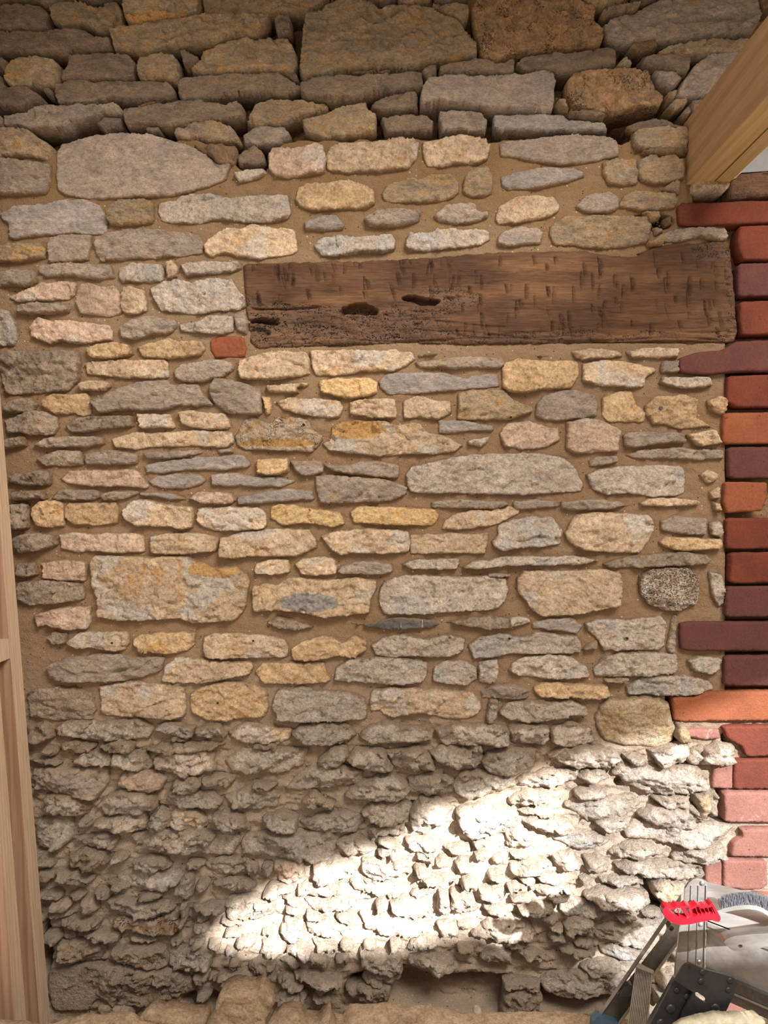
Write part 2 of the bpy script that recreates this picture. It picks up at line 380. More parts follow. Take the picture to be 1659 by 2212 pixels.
# ---------------------------------------------------------------- survey of the stones
# each line: colour class, outline; a trailing # gives a landmark's own description
TILES = {
'A': (0, 0, 2.9625, '''
k -60,-60 480,-60 500,28 380,60 300,75 260,40 140,35 20,70 -60,70
k 500,-60 790,-60 795,15 700,25 600,40 540,45 510,20
k -60,90 60,65 200,75 300,85 345,120 340,235 150,225 100,245 -60,230
y 350,100 420,65 480,50 530,60 640,90 720,55 770,50 800,90 810,190 790,205 720,245 640,235 560,205 430,215 350,160
y 815,-60 1280,-60 1300,60 1295,150 1180,170 1080,190 980,200 885,215 825,165 810,60 #ochre-bottomed stone cut by the top edge
y 1310,-60 2120,-60 2105,30 2035,90 1960,110 1780,135 1630,135 1400,150 1325,155 1305,100
k -60,235 110,245 200,240 380,245 500,235 560,235 620,265 730,280 740,340 690,355 580,360 460,380 280,385 110,375 -60,385
y 725,235 810,215 870,225 1000,200 1200,185 1400,150 1660,140 1740,150 1735,190 1690,230 1660,265 1580,270 1480,290 1400,320 1250,335 1140,350 980,385 880,360 750,365 740,290 #long slanting slab that climbs to the right
y 1300,370 1400,325 1590,275 1640,295 1800,275 1860,290 1900,370 1912,440 1885,505 1640,495 1500,505 1310,515 1225,480 1300,430
k 1165,365 1210,360 1250,390 1290,410 1295,435 1215,475 1190,450
y 60,500 100,430 190,400 300,405 370,415 405,450 400,540 370,590 250,600 110,605 70,560 #rounded six-sided stone at the upper left
k -60,480 20,500 45,540 80,600 60,625 -60,640
k -60,400 60,415 90,440 60,480 -60,468
k 455,380 640,370 850,385 885,430 880,540 700,540 560,545 410,540 420,500 450,450 450,400
y 905,430 980,400 1060,390 1140,405 1170,440 1165,530 1140,560 1060,545 930,555 905,530
k 375,570 460,555 570,545 650,560 800,555 960,560 1090,560 1130,590 1135,650 1080,665 900,680 740,675 560,700 400,700 375,640
k 1150,560 1200,530 1400,515 1650,505 1790,505 1880,555 1960,585 1940,605 1830,635 1640,640 1550,640 1350,660 1180,675 1150,630 #long slab ending in a sharp beak on its right
k -60,690 30,640 100,615 220,610 290,650 330,690 240,715 170,745 60,735 -60,720
g 60,780 180,765 230,740 290,710 480,715 660,710 780,710 815,740 800,780 680,770 630,800 520,815 440,870 300,870 150,850 60,850
k 640,830 700,785 800,792 815,850 700,880
k 815,750 870,730 1000,720 1150,690 1300,685 1450,710 1530,680 1570,710 1575,790 1440,800 1250,830 1130,860 1000,845 830,850
g -60,760 50,780 58,845 -60,850
y -60,860 100,865 230,875 290,920 370,970 365,1020 340,1055 150,1035 -60,1040
q 370,1010 400,930 490,910 640,870 800,865 960,870 1130,920 1260,960 1400,1065 1480,1045 1440,1150 1300,1206 1100,1251 850,1266 600,1271 430,1251 372,1210 #huge mauve-grey flat-faced stone on the left
g -60,1045 100,1040 230,1055 325,1065 320,1130 315,1200 290,1240 30,1250 -60,1230
y 1130,870 1200,850 1260,815 1380,805 1500,830 1560,945 1440,935 1350,935 1270,915 1230,938 1140,905
d 1250,942 1350,948 1510,955 1520,1000 1490,1060 1400,1055 1370,1010 1280,970
g 1565,890 1640,840 1830,840 1870,885 1790,950 1570,955
k 1525,1005 1640,955 1690,990 1712,1080 1530,1090
y 1590,800 1640,690 1780,655 1950,680 2110,700 2100,725 1970,760 1830,820 1640,830
c 1500,1120 1600,1095 1680,1085 1705,1110 1640,1150 1540,1170
d 890,700 940,690 1060,680 1060,695 960,715 900,730
k 300,605 360,600 365,660 320,640
k 960,850 1040,845 1060,880 1000,895 950,875
'''),
'B': (550, 0, 2.9625, '''
y 330,130 430,120 470,60 560,30 640,40 700,35 770,70 800,100 920,80 1040,75 1120,90 1230,150 1300,190 1340,240 1400,300 1420,340 1415,400 1280,415 1100,440 1050,465 900,485 700,490 580,495 500,530 420,545 340,560 290,510 300,420 315,250 #biggest stone of the top courses, dome-topped and scarred by pick strokes
k 490,-60 920,-60 915,20 850,50 740,50 600,28 520,15
y 915,-60 1120,-60 1125,40 1050,60 960,70 918,45
k 1135,-60 1360,-60 1365,15 1300,30 1230,45 1145,50
y 1130,60 1330,55 1370,80 1365,140 1330,190 1240,148 1200,108 1140,88
k 140,155 225,145 250,180 250,255 160,275 138,200
k 300,600 370,570 440,550 560,540 650,545 780,520 900,510 1070,505 1080,590 1030,610 900,620 760,640 640,680 500,690 350,680 300,650
k 735,715 800,670 900,640 1020,625 1045,650 1045,730 950,740 800,750
q 1100,560 1220,535 1550,520 1730,515 1830,490 1900,515 1912,570 1895,740 1840,755 1700,740 1500,740 1300,725 1180,710 1060,735 1050,680 1080,600 #long flat stone with a brown top edge, right of centre
k 1170,490 1180,460 1300,430 1420,420 1500,425 1570,450 1640,415 1655,430 1655,500 1580,518 1400,500 1270,515 1180,515
y 310,800 430,770 560,720 680,695 720,700 740,745 780,780 780,880 700,895 620,905 450,920 380,900 330,870
k 800,780 850,785 900,775 1020,780 1100,785 1140,820 1135,870 1060,880 940,895 840,885
g 1175,760 1240,750 1320,755 1430,760 1490,810 1470,870 1420,880 1330,880 1180,885
p 95,990 120,960 300,960 400,940 440,960 455,1030 440,1110 350,1120 240,1135 140,1135 100,1090
c 460,1000 510,940 600,925 750,930 900,905 1010,905 1050,940 1030,1020 980,1080 800,1100 580,1105 470,1090
c 1075,950 1080,920 1180,900 1280,885 1400,895 1480,900 1495,950 1485,1020 1420,1050 1290,1050 1190,1070 1100,1060
k 1060,500 1100,455 1160,450 1165,500 1120,560 1090,545
d 600,500 700,495 850,495 960,485 960,500 800,518 640,530
k 200,515 280,520 300,550 260,560
'''),
'C': (1100, 0, 2.9678, '''
r -230,60 -250,90 -235,220 -210,300 -195,410 -100,425 0,400 30,390 130,372 250,350 430,335 570,320 595,260 585,215 540,180 540,90 480,70 420,40 340,30 200,20 110,15 0,20 -100,-10 -220,0 #large rusty-brown pitted stone at the top
y 420,-60 770,-60 750,20 700,50 560,80 480,70 440,30
k 780,-60 1400,-60 1380,5 1000,15 850,50 770,40
d 1520,-60 1750,-60 1750,60 1640,110 1585,110 1560,50
g 590,200 640,150 780,118 870,60 1000,30 1200,22 1400,12 1500,15 1560,60 1575,150 1550,230 1480,250 1250,270 1000,300 930,290 760,310 670,318 620,285 #large bluish stone split by a dark slit, near the new joist
y 575,115 650,78 780,68 850,65 780,100 640,120 595,150
y 920,370 1000,330 1200,300 1440,280 1560,290 1480,360 1400,380 1200,400 1050,390 930,390
k 30,430 110,395 240,375 400,365 500,345 580,330 660,335 680,380 670,450 560,460 450,490 330,510 250,490 100,490 40,460
g 650,475 720,395 750,420 770,460 720,480
d 760,320 850,305 920,300 930,340 880,360 770,370 740,350
k 820,410 950,400 1110,395 1130,440 1110,520 1060,530 960,490 900,480 840,455
g 900,500 960,500 1060,535 1085,550 1010,615 930,570
g 1070,590 1110,520 1170,450 1250,400 1440,385 1500,430 1480,560 1240,660 1130,665 1040,665 1050,620
r 350,560 380,520 500,505 650,480 780,480 870,500 890,570 910,620 965,660 940,730 860,740 760,735 660,770 520,755 400,740 350,660 #brown pitted stone above the deep black hole
y 275,690 340,680 360,740 420,752 320,745
k 360,770 470,755 570,760 590,805 480,800 370,788
k 755,820 790,800 880,780 980,785 1060,810 1110,820 1000,830 860,838 790,848
y 785,870 840,845 1000,840 1120,835 1135,880 1130,960 1000,980 880,960 810,970 790,920
q -60,930 0,910 150,900 300,880 600,880 680,910 695,960 690,1000 560,1030 430,1050 300,1060 170,1040 40,1010 -50,1000
b -50,1140 60,1110 200,1090 400,1085 460,1110 480,1135 380,1165 200,1205 0,1215 -50,1190
y 600,1050 680,1030 800,1040 812,1100 815,1180 720,1190 640,1180 605,1120
y 812,1050 880,1020 1060,1015 1100,1060 1110,1150 1000,1185 900,1180 822,1150
d 830,985 960,965 1130,968 1130,1010 900,1010
b -110,760 0,760 150,760 330,765 360,795 500,810 600,820 620,870 400,870 200,865 0,850 -60,860 -110,840
k 1140,680 1240,670 1210,740 1140,760
y 985,720 1030,670 1120,675 1110,710 1040,740
y 980,645 1035,640 1030,690 990,690
k 1070,770 1110,720 1130,780 1090,800
'''),
'D': (0, 380, 2.9625, '''
b 10,250 60,230 90,200 180,195 300,190 400,160 560,160 640,200 680,260 685,320 680,370 600,370 480,360 360,375 230,385 110,405 70,395 65,300 20,275
y 700,250 730,200 800,170 970,165 985,210 980,300 920,315 720,320 700,290
c 1025,180 1130,165 1160,140 1290,125 1480,150 1640,128 1720,135 1840,135 1855,190 1860,240 1830,280 1740,295 1600,300 1500,290 1400,280 1250,300 1150,300 1040,290 1020,230 #long bright cream stone upper left of the old oak beam
q 325,400 450,385 590,385 580,450 565,540 440,550 330,560 315,480
g 610,400 700,370 800,345 950,345 1080,360 1200,370 1280,390 1300,440 1295,495 1150,510 1000,525 850,530 770,540 660,545 620,500
y -60,460 60,450 250,440 300,480 290,530 180,545 60,555 -60,550
c 1310,450 1350,410 1450,350 1560,350 1600,325 1650,330 1760,340 1880,350 1895,420 1900,480 1850,500 1720,520 1650,535 1560,525 1440,490 1360,520 1320,490
g 265,580 380,570 500,575 710,575 740,660 600,660 480,640 300,645 265,620
c 775,600 840,570 1040,570 1055,620 1050,670 920,680 790,680 770,650
c 1070,560 1110,545 1140,600 1130,650 1075,660
c 1160,570 1260,560 1400,550 1520,555 1545,595 1480,615 1320,630 1200,645 1180,610
g -60,640 100,610 230,620 245,670 200,710 -60,710
p 65,780 150,750 260,700 400,680 490,690 480,760 440,785 230,800 110,800
g 120,840 230,820 400,825 450,850 440,875 280,890 130,885
p 500,770 530,710 580,695 650,715 740,710 775,770 780,850 770,880 700,900 600,890 520,880 495,820
c 788,770 800,730 850,720 920,740 940,800 940,860 880,890 830,890 785,860
c 965,720 1060,680 1130,675 1250,690 1360,660 1490,670 1520,740 1565,780 1570,840 1500,860 1380,865 1300,880 1200,880 1100,870 1040,860 1000,800 #large pale hewn stone touching the left end of the old oak beam
c -60,850 60,870 110,950 115,1020 90,1085 -60,1090
p 205,1010 220,940 260,920 340,940 450,930 540,945 700,960 720,1000 720,1050 600,1065 490,1075 400,1050 330,1080 210,1030
g 775,980 860,930 960,910 1120,930 1130,970 1080,1010 1000,1010 870,1045 780,1035
c 1155,955 1290,940 1330,905 1400,900 1490,905 1495,990 1440,1010 1340,1015 1240,1000 1165,995
o 565,1110 640,1080 740,1075 830,1090 850,1140 800,1160 700,1170 580,1160
o 885,1100 980,1070 1080,1045 1150,1070 1290,1065 1310,1110 1280,1150 1150,1165 920,1160
R 1360,1050 1400,1035 1560,1040 1570,1100 1560,1155 1380,1160 1355,1110 #small red brick fragment below the left end of the oak beam
g 1505,900 1560,870 1580,950 1575,1010 1520,985
'''),
'E': (550, 380, 2.9625, '''
o 260,160 290,80 330,60 480,55 600,35 700,70 760,110 765,180 720,210 560,215 440,215 380,225 290,195 #plump yellow cushion-shaped stone above the oak beam
y 820,110 850,70 950,40 1080,30 1140,5 1250,0 1300,50 1300,110 1240,150 1160,165 1000,170 880,165 830,150
y 1340,60 1350,10 1400,-35 1490,-40 1515,0 1515,110 1460,130 1380,135 1335,110
b 320,310 380,290 460,260 530,265 570,320 560,345 450,350 330,345 #small blue-grey slate lozenge above the oak beam
g 700,280 780,240 900,230 1060,235 1050,290 980,315 860,325 740,325
g 1150,260 1220,200 1320,190 1410,195 1420,235 1490,240 1490,265 1400,295 1300,305 1180,290
w 385,450 440,405 560,390 660,400 760,390 880,390 895,420 890,480 820,490 650,490 520,515 430,510
w 960,460 990,380 1140,375 1160,355 1300,350 1400,345 1490,365 1500,410 1440,440 1300,460 1150,475 1000,480
'''),
'F': (1100, 380, 2.9678, '''
c -80,250 -60,200 0,170 60,140 160,130 280,145 315,190 310,230 260,260 130,285 40,305 -70,310 -85,290
q -70,400 -40,370 60,340 180,340 205,370 200,435 100,440 -30,450 -75,440
q 430,200 480,140 640,115 690,150 690,210 640,235 500,235
y 700,200 740,130 800,110 950,120 1060,110 1070,160 1060,205 960,222 840,222 780,210
y 260,330 360,265 480,265 700,265 880,265 905,310 895,380 870,430 750,450 620,465 450,450 290,440 265,390 #long ochre stone resting just above the right half of the oak beam
g 965,380 1040,360 1150,340 1270,340 1370,350 1390,410 1340,420 1220,390 1100,420 980,425
y 980,90 1060,35 1080,60 1085,125 1040,100 990,100
c 1130,100 1150,60 1280,65 1360,50 1380,90 1360,130 1250,140 1130,150
y 880,440 950,400 975,390 975,450 900,460
y 850,235 940,245 955,280 900,300
y 920,340 970,335 980,370 930,385
d 985,290 1020,270 1030,310 1000,330
'''),
'G': (0, 740, 2.9625, '''
t 10,130 60,75 250,65 500,65 515,140 500,250 440,300 300,315 60,330 20,250 #large rough brown block at the left edge, level below the beam
c 550,140 640,125 800,120 1070,115 1080,225 900,225 780,225 560,200
q 1120,190 1170,150 1280,130 1360,115 1490,130 1500,165 1420,220 1300,250 1170,245 1130,225
c 515,270 560,250 700,250 715,280 690,305 530,310
o 280,370 340,335 460,340 560,330 580,380 585,455 540,465 480,450 360,455 285,410
g 585,380 700,340 780,300 900,260 1080,245 1090,280 1270,270 1300,340 1365,400 1260,405 1150,400 1050,430 900,430 780,430 660,450 620,420 #long grey lens-shaped stone stepping up to the right
g 1345,280 1390,235 1480,245 1600,280 1668,310 1675,460 1560,460 1450,440 1390,400 1360,350 #grey wedge stone with a blunt left point, left of centre
t 30,390 200,360 230,400 200,440 60,450
t 40,500 130,470 250,445 360,480 370,540 340,580 240,590 120,570 60,570
t 430,530 480,490 640,475 850,475 860,540 700,550 560,570 450,575
c 880,460 1000,465 1110,465 1125,545 1000,545 900,545
c 1150,450 1230,440 1300,455 1440,460 1470,500 1470,545 1350,555 1250,540 1170,525
c 720,620 820,590 900,575 960,590 1100,580 1200,570 1350,570 1490,575 1490,640 1450,670 1250,660 1100,665 980,660 880,680 750,670 #long lumpy cream stone with small black pits
g 215,660 300,615 450,605 660,605 670,650 560,670 400,665 300,675
t 240,740 380,690 520,700 540,780 420,790 290,785
g 550,710 700,695 880,715 880,775 700,780 560,780
g 920,710 1100,700 1280,690 1300,705 1160,735 950,745
b 1390,690 1480,680 1495,705 1400,705
b 930,790 1100,755 1300,740 1560,725 1600,770 1590,795 1450,810 1200,810 1020,830 940,830
p 395,875 440,825 600,825 800,820 860,820 910,860 955,915 940,930 800,920 600,915 430,895 #long pinkish parallelogram stone
b 960,890 1000,860 1150,845 1280,850 1315,880 1290,905 1180,930 1060,930 980,910
t 80,850 320,820 330,905 180,915 80,890
b 1355,850 1500,838 1640,862 1780,865 1890,885 1830,915 1640,925 1540,910 1360,915
g 345,980 400,945 630,945 640,990 600,1005 400,1005 340,1000
g 650,980 700,960 880,950 890,970 800,1000 670,1012
b 895,960 1040,960 1120,975 1200,1005 1100,1005 1000,985 900,980
p 1215,1000 1270,955 1400,955 1480,970 1510,1010 1480,1030 1300,1030
b 1520,985 1620,975 1740,950 1840,940 2000,955 2010,1000 1830,1012 1640,1025 1530,1032
o 220,1060 260,1020 360,1015 415,1040 420,1170 330,1180 250,1175 215,1110
o 425,1060 450,1030 600,1035 740,1030 760,1080 755,1155 640,1165 480,1160 430,1120
c 790,1080 860,1010 950,1010 1060,1045 1230,1055 1240,1110 1230,1180 1160,1190 1040,1170 880,1172 800,1120
c 1265,1060 1400,1062 1500,1055 1640,1060 1700,1090 1705,1165 1680,1192 1400,1200 1300,1175 1265,1130
t 100,960 280,950 300,1000 100,1010
t 50,620 150,610 170,660 60,680
t 75,1040 180,1040 180,1180 90,1200
'''),
'H': (550, 740, 2.9625, '''
c -95,120 -40,105 60,75 180,65 320,65 350,110 352,200 250,220 150,235 0,235 -80,235 -100,180
c 355,60 500,58 640,55 830,60 900,45 950,65 1010,70 1020,110 960,150 880,180 720,180 560,205 400,210 375,160 #long pale stone directly under the middle of the oak beam
g 1045,80 1160,65 1170,80 1060,95
g 1025,130 1180,110 1350,95 1580,100 1595,140 1570,165 1300,165 1060,160
b 800,250 840,210 960,200 1100,195 1250,210 1360,240 1400,215 1550,205 1560,280 1450,285 1300,300 1100,320 850,330 810,290 #long dark grey slab one course under the oak beam
O 415,250 530,230 560,240 740,235 785,260 780,320 730,340 620,350 520,340 430,320 #brightest yellow stone, with frayed ends
c 75,285 200,270 350,260 340,280 270,290 290,325 200,320 90,320
c 140,380 230,360 400,365 540,380 565,420 540,480 400,470 290,455 200,430
c 610,385 700,370 900,365 905,475 820,485 760,480 610,455
c 955,380 1020,350 1080,350 1130,375 1250,375 1260,450 1160,490 1080,475 960,485 955,430
y 1305,330 1400,308 1590,312 1640,365 1700,400 1765,415 1770,445 1700,470 1620,490 1500,490 1380,495 1300,485
O 50,350 95,355 110,400 100,455 80,455 70,410
P -120,600 -90,560 -60,495 0,485 100,530 150,480 250,485 340,500 370,560 430,600 420,640 370,700 240,690 60,685 -60,680 -110,650 #stone with a band of brown pits across its lower half
M 440,650 490,625 500,545 560,512 700,505 850,515 900,540 1000,520 1060,530 1100,580 1200,600 1330,660 1280,690 1150,710 1000,710 850,720 780,720 600,705 480,690 #large whale-shaped stone with an orange patch at top left
b 1180,500 1350,505 1520,540 1520,560 1380,560 1280,580 1180,580
c 1360,630 1500,605 1480,640 1440,665 1370,650
p 1570,580 1620,520 1750,510 1850,540 1940,560 1945,620 1850,670 1700,680 1600,660
o 15,750 215,740 220,825 130,845 20,840
g 230,760 430,760 440,830 330,855 270,820
g 440,780 620,790 680,765 780,765 920,790 915,865 800,860 660,840 520,825
g 390,860 520,850 700,870 860,890 980,930 960,970 860,1010 600,1020 480,1025 420,1020 400,930
w 975,850 1010,795 1180,762 1330,728 1500,718 1780,712 1940,730 2010,770 2060,830 2100,920 2080,950 1930,960 1640,970 1300,960 1100,965 1000,955 980,920 #very long whitish stone, largest right of centre
g 1130,1020 1300,1005 1500,1020 1600,1015 1630,1040 1540,1060 1200,1055 1135,1055
O 110,1060 160,1040 230,1040 330,1065 460,1080 540,1085 575,1160 490,1178 400,1160 290,1150 180,1165 110,1120
O 615,1080 680,1050 800,1055 1000,1065 1150,1065 1180,1110 1130,1165 900,1165 740,1155 640,1150
c 1200,1190 1225,1140 1300,1100 1400,1070 1530,1080 1620,1050 1700,1060 1690,1090 1600,1130 1540,1160 1400,1185 1290,1195
'''),
'I': (1100, 740, 2.9678, '''
c 395,60 500,45 700,60 720,90 650,100 500,110 430,105
c 745,60 850,45 960,38 1080,40 1075,100 900,100 780,100
g 970,150 980,120 1070,125 1075,190 970,195
o -45,170 -20,130 60,110 200,125 350,120 430,125 440,200 400,270 380,290 200,300 80,325 0,310 -40,290 #large golden rough stone two courses below the beam, right of centre
c 470,140 600,120 720,125 830,150 920,165 930,190 870,220 855,285 780,285 650,280 550,270 470,250
w 955,265 980,225 1100,225 1270,225 1290,280 1180,295 1050,285
q 175,400 220,350 320,320 420,310 540,345 560,390 550,470 440,485 340,495 230,495 170,470
o 600,350 700,320 780,320 800,400 870,450 860,505 780,505 640,505 600,470
o 870,410 940,350 1100,340 1190,370 1190,490 1300,540 1100,550 990,520 920,520 880,460 #orange crumbly stone holding a dark bolt head
o 1265,380 1340,345 1390,370 1380,430 1350,460 1290,430
p 365,515 480,497 590,505 650,540 710,570 690,620 690,700 560,700 430,710 360,680 370,600
g 730,600 760,580 880,570 950,590 1040,575 1100,590 1120,640 950,645 840,665 740,665
c 1130,595 1300,560 1350,650 1200,665
g 750,720 860,690 1080,680 1360,690 1365,745 1200,750 1000,740 820,740
g 515,760 560,735 690,730 690,765 580,785 520,790
w 490,850 560,820 700,800 880,790 1100,795 1120,850 1110,960 1060,980 900,985 760,960 640,975 540,940
c 1220,850 1260,820 1330,840 1320,880 1270,900
c 1275,950 1340,930 1340,1000 1290,1000
c 1295,1020 1340,1030 1350,1080 1310,1070
g 330,1020 500,1010 700,1020 760,1045 640,1065 420,1075 330,1060
g 20,1020 150,1010 300,1015 320,1050 150,1065 30,1065
c 830,1030 900,1000 1080,1000 1220,1020 1210,1040 1000,1050 860,1045
b 155,75 260,80 200,95
'''),
'J': (0, 1100, 2.9625, '''
t 100,190 180,160 340,165 370,220 280,260 130,275
p 390,165 460,150 600,165 700,155 920,165 925,270 800,275 620,265 520,270 400,250
c 965,170 1100,160 1250,155 1400,180 1380,270 1250,275 1140,285 970,280
c 1415,190 1500,165 1640,145 1780,130 1980,135 2015,190 2025,240 1960,265 1900,298 1750,298 1600,295 1500,310 1400,300
p 275,345 400,325 560,340 550,455 420,450 290,440
t 110,350 230,350 240,410 160,430 110,420
t 130,470 300,455 520,480 550,520 540,575 380,600 180,605 130,570
M 590,340 620,300 800,305 1000,310 1180,305 1280,345 1400,380 1520,370 1580,430 1595,460 1570,620 1520,700 1400,715 1250,725 1160,690 900,705 760,705 640,680 640,600 600,470 #huge blocky stone left of centre, the tallest in the middle courses
p 225,680 330,650 450,630 580,620 585,700 560,760 430,765 330,740 250,740
t 310,820 360,780 430,800 430,850 350,870
c 435,850 520,790 660,790 820,785 830,850 800,895 720,900 600,880 500,885
o 860,840 900,810 1050,790 1250,785 1245,860 1200,900 1060,920 900,910
c 1310,810 1420,790 1640,805 1820,825 1845,880 1840,940 1600,945 1480,945 1400,950 1330,940 1310,880
g 310,1000 440,950 540,950 620,930 760,930 860,950 1055,950 1040,1020 940,1060 820,1085 680,1095 500,1095 370,1085 330,1040 #long dark-grey hewn stone with a black crack, lower left
c 1065,1000 1130,950 1230,950 1400,975 1600,980 1620,1000 1600,1050 1450,1080 1280,1105 1100,1105 1040,1090
'''),
'K': (550, 1100, 2.9625, '''
c 430,170 500,150 700,130 850,135 980,145 990,200 985,270 820,280 640,275 560,290 500,260 470,220
c 1000,170 1100,165 1250,160 1400,165 1490,150 1480,230 1470,280 1300,275 1100,280 1000,285
w 1520,210 1560,160 1560,110 1640,75 1760,50 1900,60 1960,130 1945,225 1780,240 1650,250 1580,262 1540,240 #whitish stone with a pointed left end, lower right of centre
c 10,350 100,325 215,325 225,400 120,415 10,410
c 265,350 310,320 430,310 510,320 530,370 520,410 400,420 300,415
g 530,400 560,370 650,340 780,335 870,360 880,395 820,412 580,415
w 930,350 1000,330 1150,320 1310,315 1290,380 1180,385 1000,375
w 1330,375 1400,335 1500,320 1640,300 1760,308 2050,300 2200,325 2110,350 1830,355 1600,355 1450,380
g 1490,412 1640,412 1630,435 1500,430
N -5,500 60,480 150,490 220,440 350,450 480,460 620,440 770,455 775,510 735,580 730,660 600,670 440,685 300,655 120,640 0,655 -10,600 #blocky stone with a broken blue-grey patch on its face
w 805,520 830,470 900,440 1020,425 1150,430 1300,440 1450,430 1600,440 1620,500 1600,580 1540,640 1340,645 1200,655 1000,670 830,665 800,600 #big squared white stone with upright chisel marks
t 80,720 150,690 260,710 380,750 300,770 160,760
B 605,725 750,735 850,710 920,695 1020,700 1150,715 1180,735 1120,755 960,765 880,765 720,745 #dark blue slate sliver with two white scratches
t 1220,720 1350,700 1500,680 1640,700 1640,750 1500,765 1350,740
o 240,890 320,845 430,815 500,820 560,850 640,810 710,840 710,900 640,945 540,930 420,955 330,965 250,950
w 750,870 830,820 950,805 1100,830 1250,800 1340,830 1330,900 1260,935 1150,940 1000,930 880,945 780,930
w 1370,870 1420,825 1560,800 1700,815 1850,785 1960,812 2060,815 2080,860 2080,915 1900,918 1640,915 1500,945 1400,950
o 10,1040 60,985 200,980 300,985 440,985 460,1050 490,1095 400,1108 200,1110 60,1105
w 510,1090 530,1010 620,960 760,950 900,950 1020,970 1100,975 1100,1040 1080,1100 900,1115 700,1100 600,1095
w 1140,1060 1160,1000 1230,970 1350,965 1410,1010 1425,1080 1350,1120 1200,1110 1145,1100
w 1435,980 1550,960 1550,1040 1540,1100 1435,1105
'''),
'L': (1100, 1100, 2.9678, '''
c 355,150 400,80 420,40 550,25 700,30 880,40 910,90 905,170 830,270 740,275 600,265 470,260 390,210 #big bulging cream stone near the brick pier
q 975,80 1040,50 1150,55 1260,60 1255,160 1100,155 970,130
w 1280,90 1340,80 1365,140 1340,180 1290,160
o 955,210 1000,180 1100,185 1350,190 1345,250 1200,260 1100,265 1000,240
t 600,350 680,320 800,300 950,290 1100,275 1250,290 1280,320 1260,350 1000,360 800,370 640,370
c 50,450 90,400 250,400 400,395 600,390 700,410 710,500 700,620 560,640 430,670 300,675 200,680 150,640 60,530 #big blocky cream stone beside the brown pitted one
D 830,430 900,390 1000,380 1150,380 1200,430 1210,520 1190,600 1080,650 980,640 880,600 840,540 #heavily pitted brown and white stone near the brick pier
w 1280,400 1360,420 1365,600 1340,620 1300,560 1290,500
b 150,730 250,710 400,695 465,745 430,795 320,775 150,755
w 490,730 560,710 780,710 960,685 1005,740 990,870 960,900 800,895 600,900 560,820 500,770
w 20,990 100,950 250,930 400,950 490,1010 510,1070 350,1085 200,1070 60,1060 0,1030
w 545,1020 600,940 800,915 1060,930 1065,1000 1050,1045 850,1060 640,1065 550,1060
w 1140,970 1200,945 1300,950 1350,960 1340,1020 1270,1050 1180,1030
w 750,1140 850,1080 960,1060 1120,1070 1280,1100 1300,1150 1200,1180 1000,1190 880,1175 760,1180
w 600,1085 760,1072 740,1110 620,1105
g 1015,890 1042,720 1052,670 1067,690 1050,910 1030,915
y 470,900 500,870 560,830 550,890
c 0,690 100,690 140,720 0,760
'''),
'M': (0, 1470, 2.9625, '''
t 180,90 250,50 380,45 480,50 590,80 610,180 590,240 400,245 300,240 200,220
c 640,40 700,30 850,10 1180,45 1190,120 1185,215 1120,235 960,220 780,220 660,210 655,130 #large squared cream stone, lower left
o 1225,90 1290,45 1400,20 1490,10 1620,30 1700,60 1712,150 1700,220 1600,230 1440,250 1340,250 1240,200 1225,150 #plump golden stone with one black hole, lower left of centre
m 370,300 470,260 620,270 800,260 900,255 980,300 950,360 760,365 620,370 480,350 390,340
m 990,300 1080,265 1250,290 1240,345 1130,345
m 1260,300 1400,280 1450,330 1440,355 1270,350
c 1475,330 1550,278 1680,285 1860,315 1835,378 1640,382 1580,390 1510,370
t 190,290 300,270 350,350 250,390 190,370
t 660,395 780,380 860,395 850,445 700,435
t 900,440 1040,400 1300,390 1450,400 1370,430 1200,440 1050,440
t 390,400 500,385 610,410 590,440 430,430
m 490,470 600,450 720,455 730,520 600,530 510,510
m 732,470 830,455 930,460 970,540 920,570 820,550 740,520
w 1000,490 1060,460 1200,450 1360,460 1370,560 1300,580 1200,585 1060,570 1010,550
m 1460,510 1540,450 1640,438 1800,440 1960,440 1930,520 1810,575 1640,575 1500,570
g 230,570 350,560 500,570 680,565 690,640 640,720 480,715 350,700 250,670
p 765,620 810,590 900,580 1000,590 1055,625 1040,670 960,690 860,685 780,655 #small peach-coloured oval stone in the rough lower left
m 1110,670 1150,620 1240,610 1295,650 1260,690 1180,705
m 1300,630 1400,600 1510,610 1480,660 1330,655
m 310,740 400,720 520,750 580,790 560,840 420,830 330,800
m 640,790 700,730 800,705 940,700 1000,750 990,800 900,830 740,835 690,820
m 1021,780 1080,720 1200,710 1360,720 1420,760 1400,800 1200,795
m 1450,740 1560,700 1700,690 1790,725 1760,790 1640,808 1500,790
m 505,900 550,865 590,880 590,920 530,930
w 620,890 720,870 850,840 930,850 940,930 870,945 760,930 660,910
m 970,940 980,860 1040,810 1090,850 1090,920 1020,945
c 1100,850 1180,810 1290,860 1320,900 1290,940 1150,940 1090,910
w 1370,850 1450,830 1560,870 1600,950 1500,960 1420,900
m 260,900 350,870 450,880 470,1000 400,1050 270,1040 250,960
m 480,1000 650,980 770,1000 740,1050 560,1050
w 850,990 960,970 1050,950 1290,960 1350,970 1500,980 1540,1010 1480,1100 1300,1095 1200,1080 1000,1060 880,1030
m 1560,1040 1580,985 1860,968 2120,975 2150,1040 2110,1125 1900,1130 1740,1105 1570,1095
t 460,1100 560,1080 680,1090 700,1140 560,1180 480,1160
m 255,1090 340,1090 350,1170 265,1180
'''),
